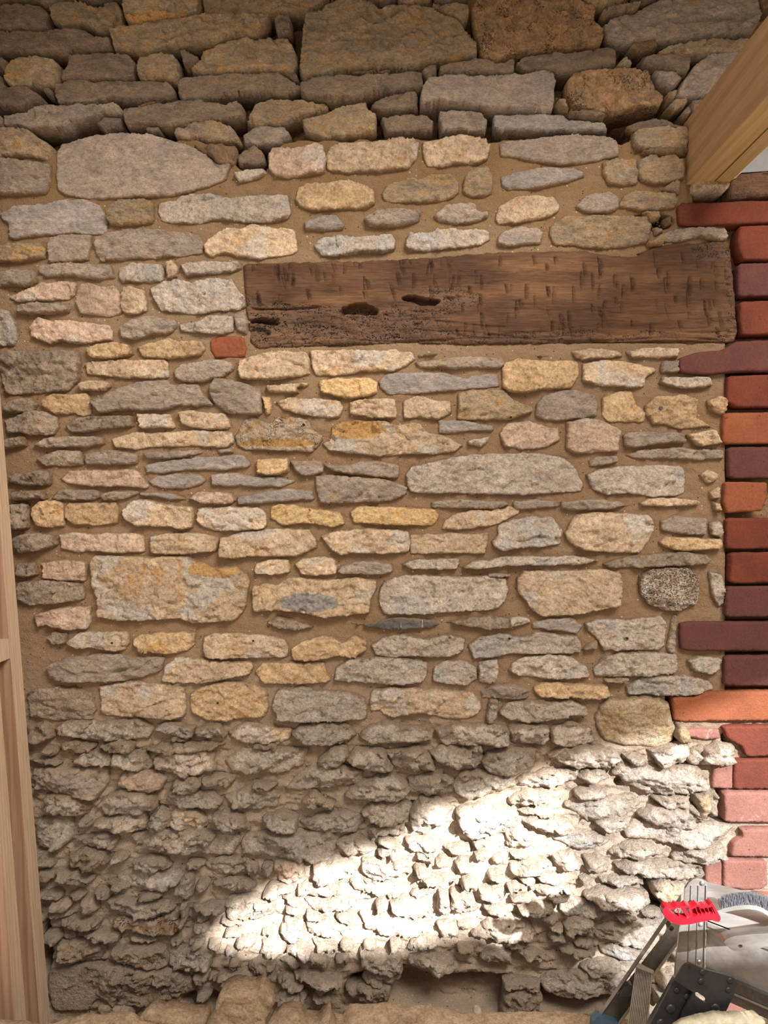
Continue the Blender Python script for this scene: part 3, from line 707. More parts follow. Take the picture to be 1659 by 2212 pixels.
'N': (550, 1470, 2.9625, '''
m 120,150 150,60 300,45 480,70 600,80 700,110 720,170 710,240 600,240 520,250 400,245 280,245 150,240 #wide lumpy grey-buff stone right of the plump golden one
c 740,130 760,60 900,45 1050,60 1200,60 1380,80 1440,140 1450,180 1360,240 1230,235 1120,205 1000,195 880,235 800,180 750,190
g 1450,70 1520,35 1660,28 1750,60 1745,108 1640,112 1460,105
m 1500,130 1540,120 1550,170 1520,275 1490,260
m 250,330 300,290 440,275 600,285 640,340 600,380 440,385 340,380 280,350
m 670,350 740,290 850,260 960,300 1080,290 1140,320 1130,375 1000,370 860,375 740,390
w 1160,310 1220,300 1370,280 1560,280 1620,310 1610,395 1400,395 1200,395
m 420,510 500,420 590,425 600,470 530,540 450,540
m 590,490 650,440 820,430 850,500 885,550 780,555 670,550
w 835,450 940,440 1050,415 1110,470 1145,550 1000,565 900,540
w 1120,450 1200,420 1390,440 1400,410 1440,410 1445,510 1380,555 1290,550 1180,500
m 1465,520 1495,460 1640,430 1780,435 1790,530 1640,575 1500,565
m 220,680 300,590 380,550 540,545 680,590 690,640 560,660 400,660 280,685
m 590,720 660,660 800,610 880,600 960,640 980,690 940,740 760,742 620,740
m 985,620 1150,600 1270,620 1260,700 1120,710 1000,700
m 1275,660 1330,585 1500,590 1640,580 1660,660 1540,700 1400,730 1290,710
P 320,760 380,705 450,740 520,770 500,800 400,790 330,795
m 690,830 760,780 900,770 990,790 980,880 900,910 760,885
m 1000,820 1070,740 1180,760 1260,820 1200,880 1080,970 1010,930 #leaning rough stone where the edge of sunlight begins
m 60,870 180,835 280,870 270,930 200,935 100,900
m 300,900 420,870 600,845 690,880 640,950 480,955 350,940
w 730,930 860,915 960,900 950,960 780,965
m 520,1030 640,990 780,1050 700,1080 600,1080
w 1290,830 1420,790 1600,800 1680,850 1660,940 1500,970 1380,990 1320,920
w 970,1010 1100,1000 1170,1050 1120,1090 1000,1070
w 1210,1060 1350,1040 1390,1070 1280,1090
'''),
'O': (1100, 1470, 2.9678, '''
o 160,40 220,10 350,20 500,30 620,30 640,90 560,110 400,100 200,100 165,70
w -60,200 -20,145 100,130 260,140 400,130 480,170 490,208 340,222 260,240 100,258 -20,240
w 0,300 80,280 240,290 250,370 180,395 20,390
w 270,300 400,270 500,300 540,370 480,400 350,410 265,370
Y 565,240 580,170 640,120 780,110 950,105 1010,150 1030,250 1050,300 1040,370 1000,415 860,410 740,400 620,370 575,310 #big round-cornered ochre boulder beside the lower bricks
w 240,470 340,430 500,420 650,440 700,490 680,530 500,530 400,535 330,500
w 890,440 1000,420 1130,400 1150,450 1120,510 1000,530 950,520
w 1170,440 1230,418 1200,510 1160,525 1140,500
w 1225,500 1250,430 1350,405 1420,415 1430,510 1330,515 1230,520
w 20,655 90,610 250,575 430,570 420,620 300,655 120,668
w 440,610 490,570 600,580 620,620 510,640
w 670,590 700,540 830,550 1000,560 1180,545 1230,590 1260,670 1120,690 950,700 880,700 760,640 #large jagged white stone below the ochre boulder
w 420,710 500,680 600,680 620,710 580,735 430,735
w 900,740 1000,720 1120,710 1120,775 1000,785
m 360,790 480,740 640,750 800,740 830,780 720,840 620,860 510,875 440,840
w 820,850 900,790 1040,790 1150,790 1180,850 1170,910 1050,920 940,890 860,870
w 545,890 640,860 740,850 760,900 690,945 600,940
w 740,960 800,910 960,910 1180,900 1420,930 1380,970 1220,1035 1050,1020 900,1000 760,1000 #long white slab reaching towards the chipped brick
w 0,760 100,700 250,700 270,740 150,770 0,780
w 60,830 180,790 280,800 260,840 120,850
w 80,890 180,870 380,890 400,930 330,960 200,940
w 260,990 400,960 560,980 640,1010 560,1050 450,1070 340,1020
w 640,1090 740,1040 900,1040 980,1100 860,1115 700,1110
w 1050,1120 1100,1060 1240,1040 1340,1030 1380,1120 1200,1140 1060,1140
w 270,1110 400,1100 460,1150 400,1200 300,1170
w 480,1130 560,1110 620,1150 600,1200 500,1190
Y 1170,710 1240,700 1265,760 1260,870 1200,870
w 1275,725 1312,712 1300,830 1265,840
w -20,940 60,930 150,1000 100,1060 0,1050
Y 1065,350 1075,270 1100,265 1130,340 1150,385 1090,375
'''),
'P': (0, 1812, 2.9625, '''
w 760,230 850,200 1000,190 1150,200 1190,250 1080,280 1100,310 960,310 850,290 780,260 #bright rough grey stone in the shade, lower left
m 690,250 800,265 850,292 750,292
m 1190,220 1230,210 1240,330 1200,360 1130,330
m 1320,160 1400,130 1540,120 1600,180 1500,215 1380,210
w 1560,110 1640,165 1640,200 1600,215
m 1360,280 1480,250 1600,260 1640,290 1500,315
w 700,370 780,370 900,400 1080,400 1120,430 1000,460 880,470 750,440
w 1180,400 1205,395 1200,510 1180,500
m 1240,410 1350,400 1450,400 1435,450 1300,450
g 530,390 600,380 640,430 560,460
g 350,400 420,385 470,400 440,440 360,430
t 400,500 550,490 650,500 640,540 520,550 420,540
r 740,510 880,510 1050,510 1170,520 1170,555 1080,590 960,570 840,550 740,545 #thin rusty-orange stone low on the left
m 530,590 640,570 780,600 770,635 640,620
g 800,610 940,620 1060,640 900,645
t 400,650 560,640 680,690 640,740 480,765 410,750
t 730,700 850,680 1050,690 1080,740 1070,790 1000,810 880,780 780,760
m 1092,700 1250,690 1360,730 1340,790 1250,810 1100,800
t 330,850 500,820 700,800 900,830 1100,830 1200,880 1250,950 1100,1000 950,1050 850,1040 700,1030 620,1000 560,1080 350,1085 330,950 #huge dusty boulder at the foot of the wall, lower left
g 650,1070 720,1045 850,1060 850,1130 750,1135 680,1110
m 1450,420 1480,370 1640,355 1760,400 1740,470 1640,490 1480,480
w 1340,640 1420,640 1400,690 1350,680
m 1250,850 1340,840 1330,890 1270,890
m 1370,890 1430,860 1550,830 1640,850 1640,910 1420,930
m 380,190 500,200 600,240 540,260 400,230
m 270,320 380,320 400,360 300,370
m 860,130 960,110 1060,120 1100,160 980,185 880,175
'''),
'Q': (550, 1812, 2.9625, '''
w 60,330 100,280 220,280 260,320 150,335
p 140,150 220,120 300,140 310,220 250,260 160,250 #pinkish rough stone left of the sunlit patch
w 380,150 500,110 620,140 640,200 450,230 390,210
w 280,290 400,270 520,280 560,330 430,345 280,335
w 700,130 800,120 860,170 900,150 980,140 1000,200 880,235 750,240 700,200
w 1010,240 1100,220 1290,230 1300,262 1100,262
w 1290,150 1330,130 1400,190 1310,195
w 620,260 760,260 900,280 920,365 780,325 650,310
w 330,380 480,370 640,370 650,410 560,430 380,440
w 870,400 960,370 1100,390 1130,460 1080,480 900,450
w 1180,330 1230,340 1240,430 1220,470 1180,430
w 1260,330 1380,340 1420,430 1330,440 1260,420
w 1430,300 1560,290 1600,350 1570,372 1440,345
w 680,470 850,480 1060,490 1100,560 1050,600 900,590 720,560
w 170,560 210,500 300,510 320,580 260,615 200,600
w 340,520 480,510 630,540 600,560 480,590 350,590
w 1170,540 1280,530 1300,590 1200,610
w 1390,600 1500,515 1640,490 1740,530 1800,600 1740,630 1600,610 1450,600 #tilted stone whose top edge catches sun beside the ladder
w 60,650 120,610 200,650 180,710 50,710
w 210,680 280,655 370,690 360,720 240,715
w 375,640 420,630 520,680 520,700 420,705
w 530,760 590,700 600,760 570,790
m 680,700 800,720 920,740 940,820 830,830 700,790
m 990,760 1100,720 1260,750 1300,790 1150,820 1000,800
m 1440,750 1500,700 1640,720 1640,780 1500,770
m 720,850 850,850 930,880 880,910 760,920 700,880
t 590,940 720,930 860,930 850,1000 760,1025 640,990
w 220,830 400,850 560,870 560,890 430,890 340,870
w 130,1000 200,960 340,970 320,1010 200,1040
w 1010,640 1120,610 1180,650 1080,710 980,700
w 870,640 930,620 940,660 880,680
w 150,890 210,850 320,905 300,930 200,925
'''),
'R': (1100, 1812, 2.9678, '''
w 680,160 740,130 900,145 1100,150 1220,165 1240,215 1100,230 900,215 760,190
w 480,350 600,310 740,320 870,340 890,390 800,400 700,410 580,400
c 910,290 960,250 1060,280 1120,290 1130,320 1090,350 960,350 920,330 #cream stone wedged just left of the top of the ladder
w 570,240 700,220 820,230 850,270 720,270 600,270
w 330,420 430,390 560,430 640,480 560,500 400,480 340,460
w 350,540 420,490 520,500 530,560 400,580 350,575
w 545,580 640,550 800,530 980,520 930,600 870,650 700,640 560,630
w 580,690 700,660 860,690 860,740 720,740 600,720
m 460,820 540,780 680,760 700,800 620,850 520,850
m 200,900 300,860 500,860 700,880 720,920 660,980 500,990 350,1000 240,970
m -40,890 100,890 190,910 180,950 -30,950
t -40,970 100,960 200,1000 180,1070 100,1120 -50,1130
w 50,425 150,395 270,410 270,450 80,450
w 120,300 250,270 380,300 380,330 200,320
m 280,680 400,690 540,700 520,740 430,720
Y 970,840 1040,830 1020,910 950,910
w 930,950 1000,950 990,1030 930,1040
w 680,480 760,430 800,480 700,510
w 170,210 300,220 320,260 200,265
w 0,140 150,130 270,150 240,190 100,200 0,190
w 1180,520 1300,560 1400,700 1350,800 1150,760
w 1000,1080 1150,1060 1250,1120 1200,1200 1000,1180
'''),
}
# ---------------------------------------------------------------- wall surface model
BOUND = [(-200, 350), (0, 350), (115, 322), (140, 300), (330, 296), (480, 300), (500, 340), (560, 385), (590, 330), (610, 302), (700, 296),
         (1060, 300), (1100, 292), (1310, 300), (1345, 305), (1370, 262), (1480, 262), (1500, 440), (1760, 440)]
bx_ = np.array([b[0] for b in BOUND]); by_ = np.array([b[1] for b in BOUND])
HOLES = [  # px, py, rx, ry, extra recess
 (122, 306, 40, 13, .10), (1338, 274, 38, 31, .5), (1425, 254, 52, 15, .3), (1408, 478, 48, 18, .05),
 (990, 2128, 66, 18, .3), (1010, 2150, 190, 44, .05), (860, 2130, 120, 40, .03), (440, 2165, 50, 24, .06),
 (1455, 1515, 16, 40, .05), (1460, 1590, 14, 30, .05), (1560, 1745, 30, 44, .05), (1588, 1600, 26, 34, .04), (1500, 1985, 60, 50, .05), (1420, 1930, 34, 42, .05),
 (1590, 590, 8, 190, .06), (100, 2050, 12, 60, .06), (1340, 1180, 0, 0, 0), (1230, 2150, 90, 40, .05), (1340, 1690, 12, 10, .03)]
def smooth01(t):
    t = np.clip(t, 0, 1); return t * t * (3 - 2 * t)
def wall_p(px, py):
    """how far the mortar stands in front of the wall plane (metres)"""
    b = np.interp(px, bx_, by_) + 7 * fbm(px / 30.0, py / 30.0, 3, 2)
    dry = 1 - smooth01((py - b + 9) / 16.0)
    low = smooth01((py - 1480) / 160.0)
    p = -0.0025 + 0.0022 * fbm(px / 24.0, py / 14.0, 21, 3) + low * (-.001 + 0.010 * fbm(px / 52.0, py / 15.0, 31, 4) + 0.004 * chips(px / 24.0, py / 12.0, 37) + 0.0035 * fbm(px / 9.0, py / 7.0, 33, 3))
    p = p + 0.0006 * vnoise(px / 3.1, py / 3.1, 44)
    p = p * (1 - dry) + dry * (-0.070 + 0.012 * fbm(px / 22.0, py / 12.0, 51, 3))
    for hx, hy, rx, ry, e in HOLES:
        if e: p = p - e * (1 - smooth01((np.sqrt(((px - hx) / rx) ** 2 + ((py - hy) / ry) ** 2) - 0.75) / 0.35))
    ob = (px > 540) & (px < 1575) & (py > 582) & (py < 738)
    p = np.where(ob, -0.05, p)
    # behind the brick pier: raked-out joints above, filled joints lower down
    br = smooth01((px - 1567) / 10.0)
    p = p * (1 - br) + br * (np.where(py < 1500, -0.034, -0.008) + 0.004 * fbm(px / 12.0, py / 8.0, 61, 3))
    return p

def build_wall():
    x = np.arange(-140, 1800, 3.3); y = np.arange(-140, 2420, 3.3)
    gx, gy = np.meshgrid(x, y)
    p = wall_p(gx, gy)
    k = S
    vx = (gx - CX) * k; vz = CZ + (CY - gy) * k
    v = np.stack([vx, -p, vz], -1).reshape(-1, 3)
    ny, nx = gx.shape
    i = np.arange(ny * nx).reshape(ny, nx)
    f = np.stack([i[:-1, :-1], i[1:, :-1], i[1:, 1:], i[:-1, 1:]], -1).reshape(-1, 4)
    # border skirt to give the wall its thickness
    n0 = len(v)
    loop = np.concatenate([i[0, :], i[1:, -1], i[-1, -2::-1], i[-2:0:-1, 0]])
    sk = v[loop].copy(); sk[:, 1] = 0.34
    v = np.concatenate([v, sk]); m = len(loop); j = np.arange(m)
    fs = np.stack([loop, loop[(j + 1) % m], n0 + (j + 1) % m, n0 + j], -1)
    f = np.concatenate([f, fs])
    me = bpy.data.meshes.new('wall_stone')
    me.vertices.add(len(v)); me.vertices.foreach_set('co', v.ravel().astype(np.float32))
    me.loops.add(f.size); me.loops.foreach_set('vertex_index', f.ravel().astype(np.int32))
    me.polygons.add(len(f)); me.polygons.foreach_set('loop_start', np.arange(0, f.size, 4, dtype=np.int32))
    me.polygons.foreach_set('use_smooth', np.ones(len(f), dtype=bool))
    me.update(calc_edges=True); me.validate()
    me.materials.append(MORTAR)
    o = bpy.data.objects.new('wall_back', me); COL.objects.link(o); o['kind'] = 'structure'
build_wall()

# ---------------------------------------------------------------- solid from an outline
def chaikin(p, n=1, c=0.25):
    for _ in range(n):
        q = np.roll(p, -1, 0)
        p = np.stack([p * (1 - c) + q * c, p * c + q * (1 - c)], 1).reshape(-1, 2)
    return p
def resample(p, step):
    q = np.vstack([p, p[:1]]); seg = np.hypot(*(q[1:] - q[:-1]).T); L = seg.sum(); n = max(12, int(L / step))
    cum = np.concatenate([[0], np.cumsum(seg)]); t = np.linspace(0, L, n, endpoint=False)
    return np.stack([np.interp(t, cum, q[:, 0]), np.interp(t, cum, q[:, 1])], -1)
def inside(pts, poly):
    x, z = pts[:, 0], pts[:, 1]; r = np.zeros(len(pts), bool)
    a = poly; b = np.roll(poly, -1, 0)
    for (x1, z1), (x2, z2) in zip(a, b):
        if z1 == z2: continue
        c = ((z1 > z) != (z2 > z)) & (x < (x2 - x1) * (z - z1) / (z2 - z1) + x1)
        r ^= c
    return r
def seg_dist(pts, poly):
    d = np.full(len(pts), 1e9)
    a = poly; b = np.roll(poly, -1, 0)
    for p1, p2 in zip(a, b):
        e = p2 - p1; L = (e * e).sum() + 1e-12
        t = np.clip(((pts - p1) @ e) / L, 0, 1)
        d = np.minimum(d, np.hypot(*(pts - (p1 + t[:, None] * e)).T))
    return d

def solid(poly_px, front, back, step, jitter, height, smooth_it=1, seed=0, chk=0.25):
    """poly in photo px; front = edge distance in front of the wall plane;
       height(x,z,d,dmax) -> extra standing out; back = depth of the back face (y). Returns verts, faces (world)"""
    pp = np.array([[*P(x, y, front).xz] for x, y in poly_px])
    pp = chaikin(pp, smooth_it, chk)
    bd = resample(pp, step)
    if jitter:
        nrm = np.roll(bd, -1, 0) - np.roll(bd, 1, 0); nrm /= (np.hypot(*nrm.T)[:, None] + 1e-9)
        nrm = np.stack([nrm[:, 1], -nrm[:, 0]], -1)
        j = fbm(bd[:, 0] * 70, bd[:, 1] * 70, seed, 2) * jitter * 1.3 + vnoise(bd[:, 0] * 260, bd[:, 1] * 260, seed + 3) * jitter * .5
        bd = bd + nrm * j[:, None]
    mn = bd.min(0); mx = bd.max(0)
    hx = np.arange(mn[0], mx[0], step); hz = np.arange(mn[1], mx[1], step * .87)
    gx, gz = np.meshgrid(hx, hz); gx[1::2] += step / 2
    g = np.stack([gx.ravel(), gz.ravel()], -1); g += nrs.uniform(-.22, .22, g.shape) * step
    g = g[inside(g, bd)]
    if len(g):
        g = g[seg_dist(g, bd) > step * .55]
    allp = np.vstack([bd, g]) if len(g) else bd
    n = len(bd)
    r = delaunay_2d_cdt([Vector(q) for q in allp], [(i, (i + 1) % n) for i in range(n)], [], 1, 1e-6)
    V = np.array([[q.x, q.y] for q in r[0]]); F = r[2]
    d = seg_dist(V, bd); dmax = d.max()
    h = height(V[:, 0], V[:, 1], d, dmax)
    verts = np.stack([V[:, 0], -(front + h), V[:, 1]], -1)
    solid.last_d = d
    # boundary edges -> skirt
    ec = {}
    for f in F:
        for a, b in zip(f, list(f[1:]) + [f[0]]):
            ec[(a, b)] = 1
    rim = [(a, b) for (a, b) in ec if (b, a) not in ec]
    ids = sorted({a for e in rim for a in e}); mp = {a: len(verts) + k for k, a in enumerate(ids)}
    bv = verts[ids].copy()
    c = V.mean(0)
    bv[:, 1] = back; bv[:, 0] = c[0] + (bv[:, 0] - c[0]) * .93; bv[:, 2] = c[1] + (bv[:, 2] - c[1]) * .93
    cen = len(verts) + len(ids)
    verts = np.vstack([verts, bv, [[c[0], back, c[1]]]])
    faces = [tuple(f) for f in F] + [(b, a, mp[a], mp[b]) for a, b in rim] + [(mp[b], mp[a], cen) for a, b in rim]
    return verts, faces

def area_px(p):
    a = np.array(p); b = np.roll(a, -1, 0)
    return abs((a[:, 0] * b[:, 1] - b[:, 0] * a[:, 1]).sum()) / 2

# ---------------------------------------------------------------- parse the survey
STONES = []
for tn, (ox, oy, sc, txt) in TILES.items():
    for ln in txt.strip().split('\n'):
        ln = ln.strip()
        if not ln: continue
        nm = None
        if '#' in ln: ln, nm = ln.split('#'); nm = nm.strip()
        tk = ln.split(); pts = [tuple(map(float, q.split(','))) for q in tk[1:]]
        pts = [(ox + x / sc, oy + y / sc) for x, y in pts]
        a = area_px(pts)
        if tn in 'DE' and tk[0] == 'c' and len(STONES) % 3: tk[0] = 'w'
        xs = [q[0] for q in pts]; ys = [q[1] for q in pts]
        STONES.append(dict(c=tk[0], pts=pts, name=nm, a=a, x=(min(xs) + max(xs)) / 2, y=(min(ys) + max(ys)) / 2, w=max(xs) - min(xs), h=max(ys) - min(ys),
                           box=(min(xs), min(ys), max(xs), max(ys))))
def vis_area(s):
    x0, y0, x1, y1 = s['box']
    f = max(0, min(x1, 1659) - max(x0, 0)) / (x1 - x0) * max(0, min(y1, 2212) - max(y0, 0)) / (y1 - y0)
    return s['a'] * f + (1e7 if s['name'] else 0)
STONES.sort(key=lambda s: -vis_area(s))
BIG, SMALL = STONES[:300], STONES[300:]

MARKS = [('dark slit', 1508, 46, 1612, 42, 4.5, .016), ('dark slit', 1455, 50, 1512, 46, 3, .006),
 ('black crack', 245, 1452, 285, 1443, 4, .012), ('black crack', 190, 1450, 218, 1452, 3, .007),
 ('dome-topped', 893, 69, 902, 85, 3, .004), ('dome-topped', 915, 68, 928, 85, 4, .004), ('dome-topped', 823, 87, 836, 106, 4, .004), ('dome-topped', 850, 92, 863, 112, 4, .004),
 ('dome-topped', 870, 115, 872, 138, 4, .004), ('dome-topped', 780, 70, 783, 102, 3, .003), ('dome-topped', 937, 60, 948, 76, 3, .003),
 ('huge mauve', 178, 360, 222, 384, 3, .004), ('huge mauve', 222, 384, 280, 376, 3, .004),
 ('above the deep', 1300, 203, 1402, 212, 2.5, .006)] + \
 [('chisel marks', 895 + i * 21, 1250 + (i % 3) * 6, 888 + i * 21, 1290 + (i % 2) * 10, 4, .005) for i in range(9)]
TINTS = [('whale-shaped', 765, 928, 62, 22), ('broken blue-grey', 668, 1300, 62, 20), ('band of brown', 600, 958, 90, 8), ('huge blocky', 470, 1225, 60, 22), ('ochre-bottomed', 350, 50, 85, 16)]
DRILL = [(241, 1389.5, 2.2), (546, 1385, 2.2), (1101.5, 1380.5, 2.4), (1357, 1380, 2.8), (467, 1522, 2.4), (655, 916.5, 3), (1105, 900, 2.6), (1429, 881, 4.2)]
def stone_geometry(s, seed):
    y = s['y']; x = s['x']
    b = float(np.interp(x, bx_, by_))
    top = y < b + 4
    low = float(np.clip((y - 1480) / 160.0, 0, 1))
    # the stones at the far left of the middle courses stand proud and rough too
    rough_left = float(np.clip((110 - x) / 60, 0, 1)) * (y > 740)
    low = max(low, 0.8 * rough_left)
    r = rnd.random()
    c = s['c']
    sl = c in 'bB'
    if top:
        front = -0.022; H = 0.022 + 0.016 * r; er = 0.0036; ch = 0.0062; ns = 0.0032; jit = 0.0014
    else:
        front = -0.001 + 0.003 * low
        H = (0.010 + 0.008 * r) * (1 - low) + (0.014 + 0.016 * r) * low
        er = 0.0040 + 0.004 * low; ch = 0.0062 * (1 - low) + 0.013 * low; ns = 0.0036 + 0.0040 * low
        jit = 0.0014 + 0.0012 * low
    if c in 'wDMN' and not top: ch *= 1.25
    if sl: ch *= .5; H *= .75; ns *= .7
    if c in 'qR': ch *= .45; ns *= .6
    if c == 'R': H *= .5
    if c == 'Y': ch *= .4; er = .03; H *= 1.3
    if c == 'k': ch *= .7
    if s['a'] > 25000: H *= 1.15
    cx, cz = P(x, y).x, P(x, y).z
    tilt_z = rnd.uniform(-.02, .05) + .02 * low; tilt_x = rnd.uniform(-.06, .06) * (1 + low)
    sx = rnd.uniform(24, 34) - 6 * low; sz = rnd.uniform(46, 66) - 22 * low
    fx = [rnd.uniform(-.5, .5) for _ in range(4)]; fz = [rnd.uniform(-.7, .7) for _ in range(4)]; fb = [rnd.uniform(.1, .9) for _ in range(4)]
    marks = [m[1:] for m in MARKS if s['name'] and m[0] in s['name']]
    def height(X, Z, d, dmax):
        rr = min(er, dmax * .8) * (0.75 + 0.35 * vnoise(X * 40, Z * 40, seed + 2))
        t = np.clip(d / rr, 0, 1); prof = np.sqrt(np.maximum(0, 1 - (1 - t) ** 2)); prof = 0.06 * (d > 1e-6) + 0.94 * prof
        warp = fbm(X * 25, Z * 25, seed + 8, 2) * .6
        cc = chips(X * sx + warp, Z * sz + warp * 1.5, seed)
        cc2 = chips(X * sx * 2.4 - warp, Z * sz * 2.2, seed + 77)
        big = np.min([a_ * (X - cx) + b_ * (Z - cz) + g * .012 for a_, b_, g in zip(fx, fz, fb)], axis=0) * (0.25 + .75 * low)
        big = np.clip(big, -.014 * (0.4 + low), .012)
        h = H + ch * cc + ch * .42 * cc2 + ns * fbm(X * 90, Z * 130, seed + 4, 4, .6) + big * min(1, dmax / .02) + tilt_z * (cz - Z) * -1 * .4 + tilt_x * (X - cx) * .4
        h = np.maximum(h, 0.25 * H)
        for x0, y0, x1, y1, wd, dep in marks:
            a = P(x0, y0, 0.0); b_ = P(x1, y1, 0.0); ex = b_.x - a.x; ez = b_.z - a.z; L2 = ex * ex + ez * ez
            tt = np.clip(((X - a.x) * ex + (Z - a.z) * ez) / L2, 0, 1)
            dd = np.hypot(X - a.x - tt * ex, Z - a.z - tt * ez)
            h = h - dep * np.exp(-(dd / (wd * S)) ** 2) * (1 - .6 * np.abs(2 * tt - 1) ** 3)
        return prof * h
    back = 0.095 if top else 0.03
    e = 0.8 if top else (3.2 + 2.6 * low) * min(1.0, .35 + s['h'] / 60.0)
    q = np.array(s['pts']); A = q - np.roll(q, 1, 0); B = np.roll(q, -1, 0) - q
    sg = np.sign((q[:, 0] * np.roll(q, -1, 0)[:, 1] - np.roll(q, -1, 0)[:, 0] * q[:, 1]).sum())
    nA = np.stack([A[:, 1], -A[:, 0]], -1) / (np.hypot(*A.T)[:, None] + 1e-6); nB = np.stack([B[:, 1], -B[:, 0]], -1) / (np.hypot(*B.T)[:, None] + 1e-6)
    nn = nA + nB; nn /= np.maximum(.5, np.hypot(*nn.T))[:, None]
    q = q + nn * e * sg
    return solid([tuple(z) for z in q], front, back, 0.0030, jit, height, 1, seed, .08)

# ---------------------------------------------------------------- labels for the stones
CW = dict(k='taupe', q='mauve-grey', y='buff', g='grey', b='slate-grey', B='dark slate', c='cream', o='golden', O='bright yellow', p='pinkish', w='whitish', m='dusty grey',
          t='brown', d='dark brown', r='rusty', P='pitted', D='pitted', M='mottled', N='patched', Y='ochre', R='red')
def kind_words(s):
    a = s['a']; asp = s['w'] / max(1, s['h'])
    sz = 'large' if a > 11000 else 'mid-sized' if a > 5000 else 'small' if a > 2200 else 'tiny'
    sh = 'sliver' if asp > 5.2 else 'long stone' if asp > 3 else 'oblong stone' if asp > 1.6 else 'stubby stone' if asp > .8 else 'upright stone'
    return f"{sz} {CW[s['c']]} {sh}"
SHORT = {'ochre-bottomed stone cut by the top edge': 'ochre-bottomed top-edge stone',
 'long slanting slab that climbs to the right': 'long slanting slab',
 'rounded six-sided stone at the upper left': 'rounded six-sided stone',
 'long slab ending in a sharp beak on its right': 'beaked slab',
 'huge mauve-grey flat-faced stone on the left': 'huge mauve flat stone',
 'biggest stone of the top courses, dome-topped and scarred by pick strokes': 'big dome-topped stone',
 'long flat stone with a brown top edge, right of centre': 'long mauve top-course block',
 'large rusty-brown pitted stone at the top': 'rusty pitted top-edge stone',
 'large bluish stone split by a dark slit, near the new joist': 'large slit bluish stone',
 'brown pitted stone above the deep black hole': 'brown stone above the hole',
 'long bright cream stone upper left of the old oak beam': 'long stone upper left of the beam',
 'large pale hewn stone touching the left end of the old oak beam': 'hewn stone touching the beam',
 'small red brick fragment below the left end of the oak beam': 'small brick fragment',
 'plump yellow cushion-shaped stone above the oak beam': 'plump cushion-shaped stone',
 'small blue-grey slate lozenge above the oak beam': 'slate lozenge above the beam',
 'long ochre stone resting just above the right half of the oak beam': 'ochre stone resting on the beam',
 'large rough brown block at the left edge, level below the beam': 'rough brown left-edge block',
 'long grey lens-shaped stone stepping up to the right': 'grey lens-shaped stone',
 'grey wedge stone with a blunt left point, left of centre': 'grey wedge stone',
 'long lumpy cream stone with small black pits': 'long lumpy cream stone',
 'long pinkish parallelogram stone': 'pinkish parallelogram stone',
 'long pale stone directly under the middle of the oak beam': 'long stone directly under the beam',
 'long dark grey slab one course under the oak beam': 'dark grey slab under the beam',
 'brightest yellow stone, with frayed ends': 'brightest yellow stone',
 'stone with a band of brown pits across its lower half': 'brown-pitted middle stone',
 'large whale-shaped stone with an orange patch at top left': 'whale-shaped stone',
 'very long whitish stone, largest right of centre': 'very long whitish stone',
 'large golden rough stone two courses below the beam, right of centre': 'large golden rough stone',
 'orange crumbly stone holding a dark bolt head': 'stone holding the bolt head',
 'huge blocky stone left of centre, the tallest in the middle courses': 'huge blocky stone',
 'long dark-grey hewn stone with a black crack, lower left': 'cracked dark-grey stone',
 'whitish stone with a pointed left end, lower right of centre': 'whitish left-pointed stone',
 'blocky stone with a broken blue-grey patch on its face': 'blocky blue-grey patched stone',
 'big squared white stone with upright chisel marks': 'chisel-marked white stone',
 'dark blue slate sliver with two white scratches': 'scratched slate sliver',
 'big bulging cream stone near the brick pier': 'bulging cream stone',
 'big blocky cream stone beside the brown pitted one': 'big blocky cream stone',
 'heavily pitted brown and white stone near the brick pier': 'heavily pitted stone',
 'large squared cream stone, lower left': 'squared lower-left cream stone',
 'plump golden stone with one black hole, lower left of centre': 'plump golden stone',
 'small peach-coloured oval stone in the rough lower left': 'small peach oval stone',
 'wide lumpy grey-buff stone right of the plump golden one': 'wide lumpy grey-buff stone',
 'leaning rough stone where the edge of sunlight begins': 'leaning stone at the sunlight edge',
 'big round-cornered ochre boulder beside the lower bricks': 'ochre boulder',
 'large jagged white stone below the ochre boulder': 'large jagged white stone',
 'long white slab reaching towards the chipped brick': 'long white slab',
 'bright rough grey stone in the shade, lower left': 'bright rough lower-left stone',
 'thin rusty-orange stone low on the left': 'thin rusty-orange stone',
 'huge dusty boulder at the foot of the wall, lower left': 'huge dusty foot boulder',
 'pinkish rough stone left of the sunlit patch': 'pinkish stone by the sunlit patch',
 'tilted stone whose top edge catches sun beside the ladder': 'tilted stone beside the ladder',
 'cream stone wedged just left of the top of the ladder': 'cream stone at the ladder top'}
LM = [dict(x=s['x'], y=s['y'], box=s['box'], name='the ' + SHORT[s['name']], own=s) for s in BIG if s['name']]
LM += [dict(x=1055, y=650, box=(528, 540, 1590, 752), name='the old oak beam', own=None),
       dict(x=1508, y=330, box=(1481, 200, 1600, 398), name='the new timber joist', own=None),
       dict(x=1560, y=772, box=(1465, 732, 1659, 806), name='the broken dark brick', own=None),
       dict(x=1560, y=1374, box=(1466, 1342, 1659, 1406), name='the whole plum brick', own=None),
       dict(x=40, y=1386, box=(0, 1360, 45, 1410), name='the noggin of the stud frame', own=None)]
def gap(a, b):
    dx = max(0, b[0] - a[2], a[0] - b[2]); dy = max(0, b[1] - a[3], a[1] - b[3])
    return math.hypot(dx, dy)
def relation(s, l):
    dx = s['x'] - l['x']; dy = s['y'] - l['y']
    bx = l['box']
    v = 'above' if s['y'] < bx[1] else 'below' if s['y'] > bx[3] else ''
    h = 'left' if s['x'] < bx[0] else 'right' if s['x'] > bx[2] else ''
    if v and h: return f"{v} and {h} of"
    if v: return v
    if h: return f"{h} of"
    return 'against'
cand = {}
